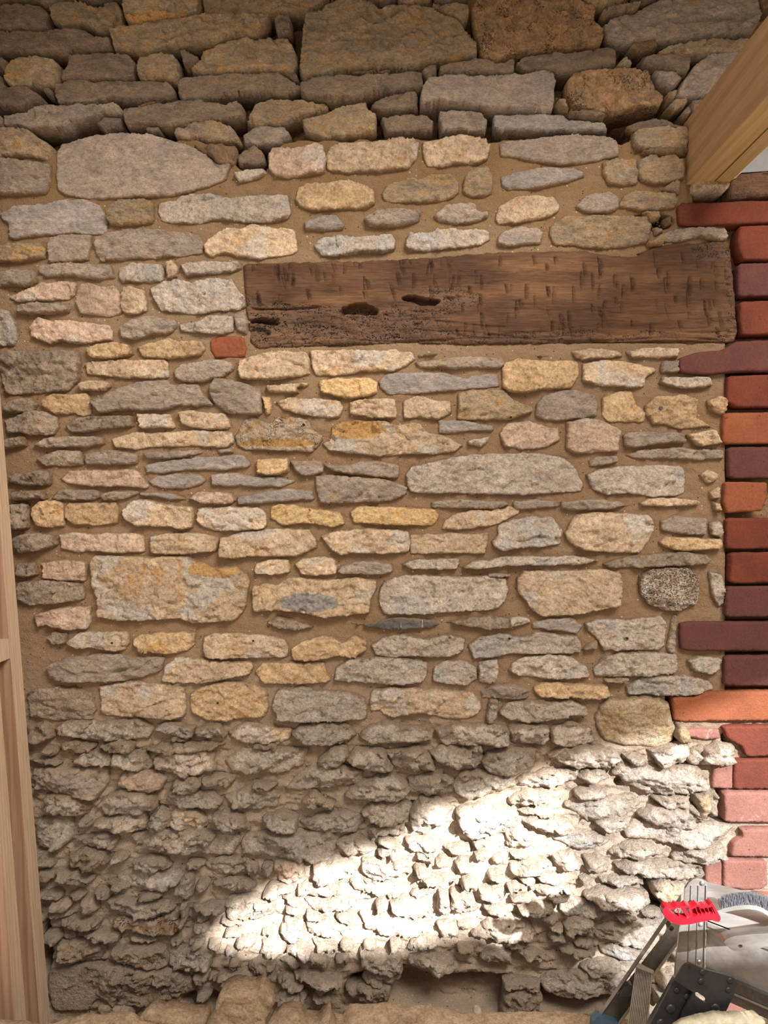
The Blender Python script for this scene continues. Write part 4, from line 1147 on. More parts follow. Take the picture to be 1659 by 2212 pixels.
for s in BIG:
    if s['name']: continue
    ls = sorted(LM, key=lambda l: gap(s['box'], l['box']) + 0.15 * math.hypot(s['x'] - l['x'], s['y'] - l['y']))
    s['opts'] = [(relation(s, l), l['name']) for l in ls[:4]]
used = {}
for s in BIG:
    if s['name']: continue
    key = None
    for rel, ln in s['opts'][:3]:
        k = f"{kind_words(s)} {rel} {ln}"
        if k not in used: key = k; break
    if key is None: key = f"{kind_words(s)} {s['opts'][0][0]} {s['opts'][0][1]}"
    used.setdefault(key, []).append(s)
for k, ss in used.items():
    if len(ss) == 1: ss[0]['label'] = k; continue
    ys = [q['y'] for q in ss]; xs = [q['x'] for q in ss]
    if max(xs) - min(xs) > max(ys) - min(ys):
        ss.sort(key=lambda q: q['x']); ends = ('leftmost', 'rightmost')
    else:
        ss.sort(key=lambda q: q['y']); ends = ('topmost', 'lowest')
    words = {2: [ends[0], ends[1]], 3: [ends[0], 'middle', ends[1]]}.get(len(ss), [ends[0]] + ['second', 'third', 'fourth', 'fifth', 'sixth'][:len(ss) - 2] + [ends[1]])
    for q, wd in zip(ss, words): q['label'] = f"{wd} {k}"
def trim16(t):
    wds = t.split()
    return ' '.join(wds[:16]) if len(wds) > 16 else t

# ---------------------------------------------------------------- build the stones
def smear_vals(s, n):
    d = solid.last_d; low = float(np.clip((s['y'] - 1480) / 160.0, 0, 1)); b = float(np.interp(s['x'], bx_, by_))
    v = np.zeros(n)
    if s['y'] < b + 4: return v
    r = .005 + .009 * low
    v[:len(d)] = np.exp(-d / r) * (.75 + .05 * low) + .10 * low + .06
    v[len(d):] = 1
    return v
def add_smear(me, vals):
    at = me.attributes.new('smear', 'FLOAT', 'POINT'); at.data.foreach_set('value', vals.astype(np.float32))
# slivers that the eye cannot single out fill the rough lower courses
_all = [s['box'] for s in STONES]
_r = random.Random(77); _n = 0
for _ in range(6000):
    x = _r.uniform(90, 1490); y = _r.uniform(1590, 2150); wd = _r.uniform(12, 34); ht = _r.uniform(5, 11)
    if x < 60 + (y - 1500) * .1 or (y > 2060 and x > 700): continue
    bb = (x - wd, y - ht, x + wd, y + ht)
    if any(not (bb[2] < q[0] - 1 or bb[0] > q[2] + 1 or bb[3] < q[1] - 1 or bb[1] > q[3] + 1) for q in _all): continue
    pts = []
    m = _r.randint(6, 9); sl = _r.uniform(-.12, .2)
    for i in range(m):
        a = 2 * math.pi * (i + _r.uniform(-.25, .25)) / m
        pts.append((x + wd * math.cos(a) * _r.uniform(.8, 1.05), y + ht * math.sin(a) * _r.uniform(.75, 1.1) + sl * wd * math.cos(a)))
    _all.append(bb); _n += 1
    SMALL.append(dict(c=_r.choice('wwmmmt'), pts=pts, name=None, a=area_px(pts), x=x, y=y, w=2 * wd, h=2 * ht, box=bb))
    if _n > 170: break
print('fillers', _n)
for k, s in enumerate(BIG):
    v, f = stone_geometry(s, 100 + k * 7)
    b = float(np.interp(s['x'], bx_, by_))
    grp = 'dry-laid stones of the top courses' if s['y'] < b + 4 else 'pointed stones of the middle courses' if s['y'] < 1560 else 'rough stones of the lower courses'
    nm = {'b': 'slate_stone', 'B': 'slate_stone', 'R': 'brick_fragment'}.get(s['c'], 'building_stone')
    o = new_obj(nm, v, f, M[s['c']], None, P(s['x'], s['y'], 0))
    if s['c'] != 'R': add_smear(o.data, smear_vals(s, len(v)))
    lab = s['name'] if s['name'] else s['label']
    for kw, ex, ey, rx, ry in TINTS:
        if s['name'] and kw in s['name']:
            qx = v[:, 0] / S + CX; qy = CY - (v[:, 2] - CZ) / S
            e_ = np.sqrt(((qx - ex) / rx) ** 2 + ((qy - ey) / ry) ** 2)
            o.data.attributes.new('tint', 'FLOAT', 'POINT').data.foreach_set('value', np.clip(1.5 - e_, 0, 1).astype(np.float32))
    for hx, hy, hr in DRILL:
        if s['box'][0] < hx < s['box'][2] and s['box'][1] < hy < s['box'][3] and inside(np.array([[hx, hy]]), np.array(s['pts']))[0]:
            q = P(hx, hy, .02); dd = np.hypot(v[:, 0] - q.x, v[:, 2] - q.z); near = np.argsort(dd)[:4]
            bm = bmesh.new(); add_disc(bm, Vector((q.x, float(v[near, 1].min()) + .0004, q.z)), hr * S, 1, .0012, dome=.8)
            bolt = hr > 4
            c_ = bm_obj('bolt_head' if bolt else 'drill_hole_disc', bm, BOLT if bolt else HOLE_SHADE, o)  # holes are black discs on the face, their shade put into the colour
            c_['label'] = 'dark metal bolt head' if bolt else 'small round hole drawn as a black disc'
    if s['name'] and 'scratches' in s['name']:
        for hx in (866, 912):
            q = P(hx, 1347, .01); dd = np.hypot(v[:, 0] - q.x, v[:, 2] - q.z); yy = float(v[np.argsort(dd)[:6], 1].min())
            bm = bmesh.new(); add_box(bm, q.x - .0009, q.x + .0009, yy - .0006, yy + .002, q.z - .0075, q.z + .0075)
            bm_obj('scratch', bm, M['w'], o)['label'] = 'white scratch'
    if s['c'] == 'R': grp = 'loose brick pieces set in the stone wall'
    set_props(o, trim16(lab), 'brick' if s['c'] == 'R' else 'stone', grp)
# the remaining smaller chinking stones
VV, FF, MI, mats, SMV = [], [], [], [], []
for k, s in enumerate(SMALL):
    v, f = stone_geometry(s, 5000 + k * 7)
    off = sum(len(q) for q in VV)
    SMV.append(smear_vals(s, len(v))); VV.append(v); FF += [tuple(i + off for i in q) for q in f]
    if s['c'] not in mats: mats.append(s['c'])
    MI += [mats.index(s['c'])] * len(f)
me = bpy.data.meshes.new('chinking_stones')
me.from_pydata([tuple(map(float, q)) for q in np.vstack(VV)], [], [tuple(map(int, q)) for q in FF]); me.update()
for c in mats: me.materials.append(M[c])
add_smear(me, np.concatenate(SMV))
me.polygons.foreach_set('material_index', MI); me.polygons.foreach_set('use_smooth', [True] * len(me.polygons))
o = bpy.data.objects.new('chinking_stones', me); COL.objects.link(o)
set_props(o, 'small chinking stones and slate slivers wedged between the larger wall stones', 'stones', None, 'stuff')

# ---------------------------------------------------------------- bricks of the pier
def Bk(row, kind, pts, label, front=-0.004, H=0.004):
    return (row, kind, pts, label, front, H)
X1 = 1725
BRICKS = [
 (1, 'red', [(1462, 446), (1475, 438), (1560, 438), (1600, 434), (X1, 434), (X1, 480), (1560, 486), (1520, 490), (1466, 487)], 'long red brick in the topmost course, under the old dark timber'),
 (2, 'red', [(1597, 488), (X1, 486), (X1, 562), (1606, 562), (1596, 540), (1592, 520)], 'red brick with a chipped lower left corner, second course down'),
 (3, 'plum', [(1593, 570), (X1, 566), (X1, 640), (1594, 641)], 'dark plum brick beside the right end of the oak beam'),
 (4, 'red', [(1598, 652), (X1, 648), (X1, 722), (1602, 725), (1597, 690)], 'bright red brick beside the lower right corner of the oak beam'),
 (5, 'plum', [(1465, 775), (1500, 762), (1560, 756), (1590, 738), (X1, 732), (X1, 804), (1600, 803), (1520, 810), (1468, 804)], 'broken dark brick with a long tapering left end'),
 (6, 'red', [(1570, 812), (X1, 808), (X1, 880), (1592, 880), (1569, 868)], 'red brick just below the broken dark brick'),
 (7, 'orange', [(1562, 892), (X1, 890), (X1, 958), (1560, 960)], 'bright orange brick two courses below the broken dark brick'),
 (8, 'plum', [(1570, 966), (X1, 965), (X1, 1033), (1574, 1034)], 'purple-brown brick between the orange one and the chipped one'),
 (9, 'orange', [(1565, 1041), (1657, 1042), (1656, 1075), (1645, 1104), (1570, 1108), (1562, 1085)], 'short orange-red brick with a broken right end showing black behind'),
 (10, 'red', [(1568, 1119), (X1, 1118), (X1, 1186), (1567, 1186)], 'red brick directly below the short one with a broken right end'),
 (11, 'red', [(1578, 1193), (X1, 1193), (X1, 1259), (1576, 1260)], 'red brick speckled with pale mortar on its left side'),
 (12, 'plum', [(1568, 1267), (X1, 1265), (X1, 1333), (1566, 1333)], 'dull plum brick directly above the long plum brick'),
 (13, 'plum', [(1468, 1343), (X1, 1342), (X1, 1406), (1470, 1406)], 'long plum brick with a white scuff reaching left into the stonework'),
 (14, 'plum', [(1565, 1416), (X1, 1415), (X1, 1482), (1563, 1481)], 'greyish plum brick directly below the long plum brick'),
 (15, 'orange', [(1452, 1506), (1500, 1506), (1530, 1494), (X1, 1492), (X1, 1556), (1455, 1558)], 'long orange brick crossed by the edge of sunlight'),
 (16, 'pink', [(1480, 1575), (1553, 1574), (1556, 1595), (1520, 1598), (1484, 1590)], 'small whitened brick sliver beside the ochre boulder'),
 (16, 'red', [(1560, 1568), (X1, 1566), (X1, 1632), (1612, 1634), (1602, 1612), (1570, 1596)], 'red brick with its lower left corner knocked away'),
 (17, 'pink', [(1542, 1640), (1582, 1638), (1582, 1704), (1537, 1702)], 'square whitened brick end, left half of its course'),
 (17, 'red', [(1585, 1640), (X1, 1638), (X1, 1704), (1583, 1704)], 'red brick to the right of the square whitened brick end'),
 (18, 'pink', [(1563, 1711), (X1, 1710), (X1, 1776), (1566, 1776)], 'whitened pink brick beside the dark upright gap'),
 (19, 'pink', [(1600, 1790), (X1, 1787), (X1, 1852), (1578, 1850), (1582, 1822), (1604, 1806)], 'orange-red brick with a scooped-out left end'),
 (20, 'pink', [(1521, 1858), (1558, 1858), (1559, 1914), (1524, 1922)], 'small pink brick end above the top of the ladder'),
 (20, 'pink', [(1561, 1856), (1656, 1858), (1658, 1912), (1640, 1922), (1562, 1918)], 'pink brick above the wire brush'),
 (21, 'pink', [(1561, 1930), (X1, 1932), (X1, 1995), (1566, 1995)], 'pink brick standing behind the wire brush'),
 (22, 'pink', [(1540, 2004), (X1, 2004), (X1, 2066), (1540, 2066)], 'pink brick hidden low behind the ladder deck'),
 (23, 'pink', [(1540, 2076), (X1, 2076), (X1, 2138), (1540, 2138)], 'pink brick low behind the black hinge plate'),
 (24, 'pink', [(1563, 2146), (1653, 2146), (1656, 2192), (1563, 2192)], 'pink brick seen between the hinge plate and the ladder rail'),
]
for k, (row, kind, pts, lab) in enumerate(BRICKS):
    seed = 9000 + k * 11
    pr = rnd.uniform(-.002, .005) - (.006 if row <= 4 else 0)
    def height(X, Z, d, dmax, seed=seed):
        t = np.clip(d / .0022, 0, 1); prof = np.sqrt(np.maximum(0, 1 - (1 - t) ** 2))
        return prof * (.004 + .0007 * fbm(X * 60, Z * 60, seed, 3)) + 0
    v, f = solid(pts, pr + .006, .10, .0032, .0007, height, 1, seed, .06)
    xs = [q[0] for q in pts]; ys = [q[1] for q in pts]
    o = new_obj('brick', v, f, BM[kind], None, P(sum(xs) / len(xs), sum(ys) / len(ys), 0))
    set_props(o, lab, 'brick', 'bricks of the pier at the right edge')

# ---------------------------------------------------------------- old oak beam
def build_oak():
    OUT = [(526, 571), (600, 569), (700, 567), (800, 564), (900, 560), (960, 555), (1000, 551), (1090, 546), (1180, 545), (1262, 543), (1285, 549), (1330, 554), (1370, 549),
           (1400, 540), (1425, 531), (1500, 527), (1535, 522), (1562, 524), (1577, 545), (1579, 590), (1586, 640), (1588, 690), (1590, 725), (1580, 742), (1500, 744), (1400, 742),
           (1268, 742), (1200, 744), (1100, 747), (1000, 748), (888, 744), (820, 745), (786, 749), (700, 750), (640, 753), (553, 755), (542, 740), (536, 700), (530, 660), (528, 610)]
    sx = 1 / S
    r2 = random.Random(5)
    cuts = []
    for i in range(175):  # short adze cuts, mostly upright
        x = r2.uniform(545, 1570); z = r2.uniform(560, 725)
        if x < 980 and z > 655: continue
        cuts.append((x, z, r2.uniform(9, 22), r2.gauss(.10, .13), r2.uniform(1.2, 2.0), r2.uniform(.002, .006)))
    cav = [(655, 1, 0, 0, 0)]
    def height(X, Z, d, dmax):
        px = X / S + CX; py = CY - (Z - CZ) / S
        t = np.clip(d / .010, 0, 1); prof = np.sqrt(np.maximum(0, 1 - (1 - t) ** 2))
        h = .014 + .0022 * fbm(px / 90, py / 30, 5, 3) + .0010 * fbm(px / 60, py / 4.0, 15, 3) + .0014 * chips(px / 26, py / 30, 25) * .6
        rot = rotmask(px, py)
        crack = fbm(px / 70, py / 5.0, 35, 3)
        h = h - rot * (.004 + .0055 * np.clip(crack + .15, 0, 1) + .003 * np.abs(chips(px / 9, py / 5, 45)))
        # long grain shakes
        for yy, a0, a1, dep, wob in ((664, 530, 700, .009, 5), (690, 530, 610, .020, 3), (700, 820, 1100, .0035, 8), (672, 1050, 1230, .0022, 4), (676, 1230, 1500, .002, 6), (735, 700, 1560, .0045, 4), (724, 900, 1250, .003, 7), (712, 1040, 1590, .0015, 9), (741, 1180, 1580, .007, 2)):
            cy = yy + wob * np.sin(px / 61.0 + yy)
            on = smooth01((px - a0) / 25) * smooth01((a1 - px) / 25)
            h = h - on * dep * np.exp(-((py - cy) / 1.8) ** 2)
        for cx, cy, rx, ry, dep in ((775, 672, 42, 12, .026), (912, 650, 42, 9, .030), (572, 697, 34, 7, .020), (560, 722, 26, 10, .012), (1340, 549, 45, 5, .02)):
            e = np.sqrt(((px - cx) / rx) ** 2 + ((py - cy + 4 * np.sin(px / 17.)) / ry) ** 2) + .15 * vnoise(px / 7, py / 5, 55)
            h = h - dep * (1 - smooth01((e - .7) / .4))
        for cx, cy, L, sl, wd, dep in cuts:
            u = (px - cx) - sl * (py - cy); v = np.abs(py - cy) / L
            near = (np.abs(u) < 8) & (v < 1)
            if near.any():
                # one steep side, one soft side, as an adze leaves
                g = np.where(u < 0, np.exp(-(u / wd) ** 2), np.exp(-(u / (wd * 3)) ** 2))
                h = h - np.where(near, dep * g * (1 - v ** 3), 0)
        return prof * np.maximum(h, -.02)
    def rotmask(px, py):
        a = smooth01((py - (640 + 22 * np.sin((px - 560) / 130.0) + np.clip((px - 560) * -.02, -8, 20))) / 16) * smooth01((1010 - px) / 90)
        b = smooth01((py - 716 + 8 * fbm(px / 40, py / 40, 71, 2)) / 8) * .8
        c = smooth01((30 - np.hypot((px - 1530) / 1.6, py - 545)) / 12) + smooth01((px - 1560 + 8 * fbm(px / 9, py / 14, 72, 2)) / 12)
        e = .7 * smooth01((60 - np.hypot((px - 960) / 1.6, (py - 650) / .6)) / 25)
        m = np.clip(a + b * .7 + c * .8 + e, 0, 1) * np.clip(.6 + .9 * fbm(px / 22, py / 9, 73, 3), .1, 1)
        return np.clip(m, 0, 1)
    def cutmask(px, py):
        m = np.zeros_like(px)
        for cx, cy, L, sl, wd, dep in cuts:
            u = (px - cx) - sl * (py - cy); v = np.abs(py - cy) / L
            k = (np.abs(u) < 6) & (v < 1)
            if k.any(): m = np.where(k, np.maximum(m, np.exp(-(u / (wd * .62)) ** 4) * (1 - v ** 4) * min(1, dep / .004)), m)
        return m
    v, f = solid(OUT, -0.006, .16, .0018, .0016, height, 1, 1234, .1)
    loc = P(1055, 650, 0)
    o = new_obj('oak_beam', v, f, OAK, None, loc)
    at = o.data.attributes.new('rot', 'FLOAT', 'POINT')
    px = v[:, 0] / S + CX; py = CY - (v[:, 2] - CZ) / S
    at.data.foreach_set('value', rotmask(px, py).astype(np.float32))
    at = o.data.attributes.new('cut', 'FLOAT', 'POINT'); at.data.foreach_set('value', cutmask(px, py).astype(np.float32))
    set_props(o, 'dark old oak lintel beam with adze cuts and woodworm rot, built into the stone wall', 'beam')
build_oak()

def stub():
    def height(X, Z, d, dmax):
        t = np.clip(d / .004, 0, 1)
        return t * (.008 + .003 * fbm(X * 15, Z * 160, 81, 4) + .002 * chips(X * 30, Z * 80, 82))
    v, f = solid([(1573, 378), (1640, 372), (1730, 368), (1730, 426), (1640, 428), (1572, 433)], .0, .14, .003, .0012, height, 1, 83, .06)
    o = new_obj('timber_offcut', v, f, OAK, None, P(1640, 400, 0))
    at = o.data.attributes.new('rot', 'FLOAT', 'POINT'); at.data.foreach_set('value', np.full(len(v), .25, np.float32))
    set_props(o, 'dark old timber end above the topmost brick at the right edge', 'timber')
stub()

# loose grit lying in the gap beside the oak beam
GV, GF = [], []
r3 = random.Random(3)
for i in range(60):
    px = r3.uniform(1382, 1470); py = r3.uniform(468, 502); rr = r3.uniform(.002, .006); c = P(px, py, -.02 + r3.uniform(-.01, .012))
    b = len(GV)
    for k in range(6):
        ax = [(1, 0, 0), (-1, 0, 0), (0, 1, 0), (0, -1, 0), (0, 0, 1), (0, 0, -1)][k]
        GV.append((c.x + ax[0] * rr * r3.uniform(.7, 1.3), c.y + ax[1] * rr, c.z + ax[2] * rr * r3.uniform(.6, 1.1)))
    for q in ((0, 2, 4), (2, 1, 4), (1, 3, 4), (3, 0, 4), (2, 0, 5), (1, 2, 5), (3, 1, 5), (0, 3, 5)): GF.append(tuple(b + z for z in q))
set_props(new_obj('stone_grit', GV, GF, M['d'], None, P(1425, 485, 0)), 'loose brown grit in the gap between the ochre stone and the top brick', 'grit', None, 'stuff')
# ---------------------------------------------------------------- room shell and added sun mask
def struct_box(name, x0, x1, y0, y1, z0, z1, mat):
    bm = bmesh.new(); add_box(bm, x0, x1, y0, y1, z0, z1)
    o = bm_obj(name, bm, mat); o['kind'] = 'structure'; return o
CONC = plain('dusty_ground', (.36, .29, .21), .95, 0, .1, None, 30, .2, .5)
PLASTER = plain('bare_plaster', (.55, .50, .43), .95, 0, .1, None, 30, .08, .2)
struct_box('floor', -2.2, 2.6, -4.2, .35, -.1, 0, CONC)
struct_box('ceiling', -2.2, 2.6, -.85, .35, 2.42, 2.5, PLASTER)  # unseen; its front edge is set to shade the top courses
struct_box('wall_right', 2.4, 2.52, -2.7, .35, 0, 4.6, PLASTER)

def wall_sun_mask():
    """added unseen wall behind the camera, its opening cut to shape the sun patch"""
    YW = -2.7
    hole = []
    for px, py in SUNPATCH:
        q = P(px, py, 0.0)
        r = q - SUN_DIR * ((q.y - YW) / SUN_DIR.y)
        hole.append((r.x, r.z))
    x0, x1, z0, z1 = .05, 2.52, 0, 4.6
    print('HOLE', [(round(a, 2), round(b, 2)) for a, b in hole])
    bm = bmesh.new()
    outer = [(x0, z0), (x1, z0), (x1, z1), (x0, z1)]
    n = len(outer); m = len(hole)
    pts = [Vector(p) for p in outer + hole]
    ed = [(i, (i + 1) % n) for i in range(n)] + [(n + i, n + (i + 1) % m) for i in range(m)]
    r = delaunay_2d_cdt(pts, ed, [], 1, 1e-6)
    hp = np.array(hole)
    vf = [bm.verts.new((q.x, YW, q.y)) for q in r[0]]
    vb = [bm.verts.new((q.x, YW - .03, q.y)) for q in r[0]]
    ec = {}
    for f in r[2]:
        c = np.mean([[r[0][i].x, r[0][i].y] for i in f], axis=0)
        if inside(c[None], hp)[0]: continue
        bm.faces.new([vf[i] for i in f]); bm.faces.new([vb[i] for i in f][::-1])
        for a, b in zip(f, list(f[1:]) + [f[0]]): ec[(a, b)] = 1
    for a, b in ec:
        if (b, a) not in ec: bm.faces.new((vf[b], vf[a], vb[a], vb[b]))
    o = bm_obj('wall_sun_mask', bm, PLASTER); o['kind'] = 'structure'
SUNPATCH = [(400, 2010), (640, 1878), (860, 1795), (940, 1737), (1080, 1688), (1250, 1625), (1450, 1545), (1659, 1462), (1800, 1410),
            (1900, 2500), (1425, 2500), (1405, 2190), (1300, 2078), (1120, 2060), (1035, 2010), (950, 2025), (850, 2050), (720, 2052), (600, 2060), (500, 2050)]
wall_sun_mask()
# added unseen sheet that dims the sun in the right-hand part of that opening
def sheeting():
    t = NT('sun_dimming_plastic'); tr = t.n('ShaderNodeBsdfTransparent'); tr.inputs[0].default_value = (.9, .92, .95, 1)
    tl = t.n('ShaderNodeBsdfTranslucent'); tl.inputs[0].default_value = (.85, .87, .9, 1)
    mx = t.n('ShaderNodeMixShader'); mx.inputs[0].default_value = .30
    t.l(tr.outputs[0], mx.inputs[1]); t.l(tl.outputs[0], mx.inputs[2]); t.l(mx.outputs[0], t.t.nodes['Material Output'].inputs[0])
    YW = -2.735; pts = []
    for px, py in ((1195, 1560), (1215, 1800), (1240, 2000), (1300, 2200), (1420, 2560), (1960, 2560), (1960, 1300), (1180, 1300)):
        q = P(px, py, 0.0); r = q - SUN_DIR * ((q.y - YW) / SUN_DIR.y); pts.append(r)
    bm = bmesh.new(); f = [bm.verts.new(p) for p in pts]; b = [bm.verts.new(p + Vector((0, -.0008, 0))) for p in pts]
    bm.faces.new(f)
    bm.faces.new(b[::-1])
    n = len(f)
    for i in range(n): bm.faces.new((f[i], b[i], b[(i + 1) % n], f[(i + 1) % n]))
    o = bm_obj('sun_dimming_sheet', bm, t.m)
    set_props(o, 'added unseen plastic sheet dimming the sun in part of the opening', 'plastic sheet')
sheeting()

# ---------------------------------------------------------------- stud frame at the left
def build_studs():
    lean = 0.080
    xf = -0.668                   # right-hand face at py 2150
    zb = CZ - 1.03
    def X(z): return xf - lean * (z - zb)     # the frame leans
    z0, z1 = 0.0, 2.35
    def post(bm, ya, yb, wdt):
        add_hexa(bm, [(X(z0) - wdt, ya, z0), (X(z0), ya, z0), (X(z1), ya, z1), (X(z1) - wdt, ya, z1),
                      (X(z0) - wdt, yb, z0), (X(z0), yb, z0), (X(z1), yb, z1), (X(z1) - wdt, yb, z1)])
    root = empty('stud_frame', (xf, -.12, 0), 'leaning pale softwood stud frame standing at the left edge of the wall', 'timber frame')
    bm = bmesh.new(); post(bm, -.094, -.052, .09); o = bm_obj('stud', bm, PINE_EDGE, root, .0012); o['label'] = 'far stud, next to the wall'
    bm = bmesh.new(); post(bm, -.182, -.142, .16); o = bm_obj('stud', bm, PINE_EDGE, root, .0012); o['label'] = 'near stud, showing its broad reddish grained face'
    for o in root.children:          # broad faces: reddish heartwood, with their shade painted in darker
        o.data.materials.append(PINE_FACE_SHADED)
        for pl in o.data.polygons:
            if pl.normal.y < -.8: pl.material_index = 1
    zn = CZ - .285 * 1
    bm = bmesh.new()
    def nog(z_a, z_b):
        add_hexa(bm, [(X(z_a) - .09, -.142, z_a), (X(z_a) - .001, -.142, z_a), (X(z_b) - .001, -.142, z_b), (X(z_b) - .09, -.142, z_b),
                      (X(z_a) - .09, -.094, z_a), (X(z_a) - .001, -.094, z_a), (X(z_b) - .001, -.094, z_b), (X(z_b) - .09, -.094, z_b)])
    nog(zn, zn + .038); bm_obj('noggin', bm, PINE_EDGE, root, .001)
    bm = bmesh.new(); nog(.02, .06); bm_obj('noggin', bm, PINE_EDGE, root, .001)
build_studs()

# ---------------------------------------------------------------- new joists at the top right
root = empty('timber_joist', P(1508, 330, 0), 'new planed timber joist running out of the wall at the top right', 'joist')
jx0, jx1 = (1482 - CX) * S, (1536 - CX) * S; jz0, jz1 = CZ + (CY - 398) * S, CZ + (CY - 262) * S
bm = bmesh.new(); add_box(bm, jx0, jx1, -2.6, .045, jz0, jz1); bm_obj('joist_timber', bm, JOIST, root, .003)
root = empty('timber_joist', P(1555, 330, 0), 'second planed joist bolted along the right side of the first', 'joist')
bm = bmesh.new(); add_box(bm, jx1 + .0042, (1573 - CX) * S, -2.6, .045, jz0 + .001, jz1); bm_obj('joist_timber', bm, JOIST, root, .002)
for jo in [o for o in COL.objects if o.name.startswith('joist_timber')]:
    jo.data.materials.append(JOIST_LIT_BOTTOM)  # undersides take a yellower copy with bounced light painted in
    for pl in jo.data.polygons:
        if pl.normal.z < -.8: pl.material_index = 1
bm = bmesh.new(); add_slab(bm, [(1570, 366), (1603, 366), (1603, 372), (1598, 376), (1590, 384), (1574, 392), (1570, 392)], .012, .02); bm_obj('packing_piece', bm, JOIST, root, .0008)
bm = bmesh.new(); add_slab(bm, [(1600, 373), (1600, 330), (1660, 290), (1735, 280), (1735, 364), (1660, 369)], .004, .03)
o = bm_obj('painted_board', bm, PAINTBOARD, None, .001); set_props(o, 'pale painted board end behind the joists at the right edge', 'board')

# ---------------------------------------------------------------- rubble and dust at the bottom
def crest(px):
    return np.interp(px, [-200, 90, 160, 285, 300, 430, 575, 640, 740, 755, 850, 1000, 1130, 1250, 1330, 1900],
                     [2200, 2212, 2196, 2194, 2210, 2225, 2200, 2190, 2196, 2172, 2170, 2190, 2192, 2194, 2206, 2230])
def heap():
    xs = np.arange(-1.15, 1.15, .006); ys = np.arange(-1.3, -.06, .006)
    gx, gy = np.meshgrid(xs, ys)
    d = .28
    px = gx / (S * (DIST - d) / DIST) + CX
    zc = CZ + (CY - crest(px)) * S * (DIST - d) / DIST
    t = np.clip((-gy - .10) / (d - .10), 0, 1); rise = smooth01(t)
    fall = 1 - .75 * smooth01((-gy - .32) / .95)
    z = (zc - .03) * np.where(-gy < d, .35 + .65 * rise, fall) + .03 * np.exp(-((gy + d) / .05) ** 2)
    z = z + .010 * fbm(gx * 14, gy * 14, 91, 4) * (1 - .4 * np.exp(-((gy + d) / .03) ** 2)) + .0035 * fbm(gx * 60, gy * 60, 92, 4)
    z = np.maximum(z, .002)
    ny, nx = gx.shape; v = np.stack([gx, gy, z], -1).reshape(-1, 3); i = np.arange(ny * nx).reshape(ny, nx)
    f = np.stack([i[:-1, :-1], i[:-1, 1:], i[1:, 1:], i[1:, :-1]], -1).reshape(-1, 4)
    o = new_obj('rubble_heap', v, f, DUST, None, (0, -.4, 0))
    set_props(o, 'sandy heap of mortar dust and rubble along the foot of the wall', 'rubble', None, 'stuff')
heap()
def lump(name, pts, front, back, er, label, cat, mat=DUST, H=.014, ch=.006, seed=1, jit=.0025, shift=14):
    pts = [(a, b + shift) for a, b in pts]
    def height(X, Z, d, dmax):
        r = min(er, dmax * .9); t = np.clip(d / r, 0, 1); prof = np.sqrt(np.maximum(0, 1 - (1 - t) ** 2))
        return prof * (H + ch * chips(X * 22, Z * 22, seed) + .0025 * fbm(X * 70, Z * 70, seed + 1, 4) + ch * .5 * chips(X * 60, Z * 60, seed + 2))
    v, f = solid(pts, front, back, .004, jit, height, 1, seed, .08)
    xs = [q[0] for q in pts]; ys = [q[1] for q in pts]
    o = new_obj(name, v, f, mat, None, P(sum(xs) / len(xs), max(ys), front))
    return set_props(o, label, cat)
lump('rubble_block', [(276, 2330), (283, 2210), (296, 2188), (320, 2164), (346, 2171), (372, 2168), (402, 2178), (452, 2180), (455, 2330)], .26, -.225, .006, 'low flat-topped dusty stone block at the foot of the wall, lower left', 'stone', seed=301)
lump('rubble_block', [(425, 2330), (440, 2215), (473, 2136), (496, 2118), (512, 2120), (550, 2125), (563, 2117), (584, 2136), (590, 2152), (583, 2172), (573, 2200), (560, 2330)], .30, -.255, .004, 'tall dust-covered stone slab leaning up from the rubble at the bottom', 'stone', seed=302)
lump('rubble_block', [(560, 2330), (577, 2195), (605, 2176), (640, 2172), (660, 2190), (690, 2196), (712, 2172), (720, 2190), (760, 2330)], .32, -.285, .010, 'broken dusty lump right of the tall slab', 'stone', seed=303)
for k, (x, y) in enumerate(((928, 2180), (1032, 2180), (1104, 2208))):
    lump('plaster_crumb', [(x - 9, y + 8), (x - 8, y - 4), (x, y - 7), (x + 7, y - 5), (x + 9, y + 5), (x + 3, y + 10)], .27, -.255, .006,
         ['leftmost white plaster crumb on the sandy heap', 'middle white plaster crumb on the sandy heap', 'rightmost white plaster crumb on the sandy heap'][k], 'rubble', M['w'], .008, .002, 310 + k, .001, 6)['group'] = 'white plaster crumbs on the heap'

# ---------------------------------------------------------------- folding ladder at the lower right
def R(x, y): return (1100 + x / 2.9678, 1812 + y / 2.9678)
lad = empty('folding_ladder', P(1450, 2150, .42), 'aluminium folding ladder with black hinge plate at the lower right', 'ladder')
def part(name, bm, mat, parent=lad, bevel=.0008, smooth=False, label=None):
    o = bm_obj(name, bm, mat, parent, bevel, smooth)
    if label: o['label'] = label
    return o
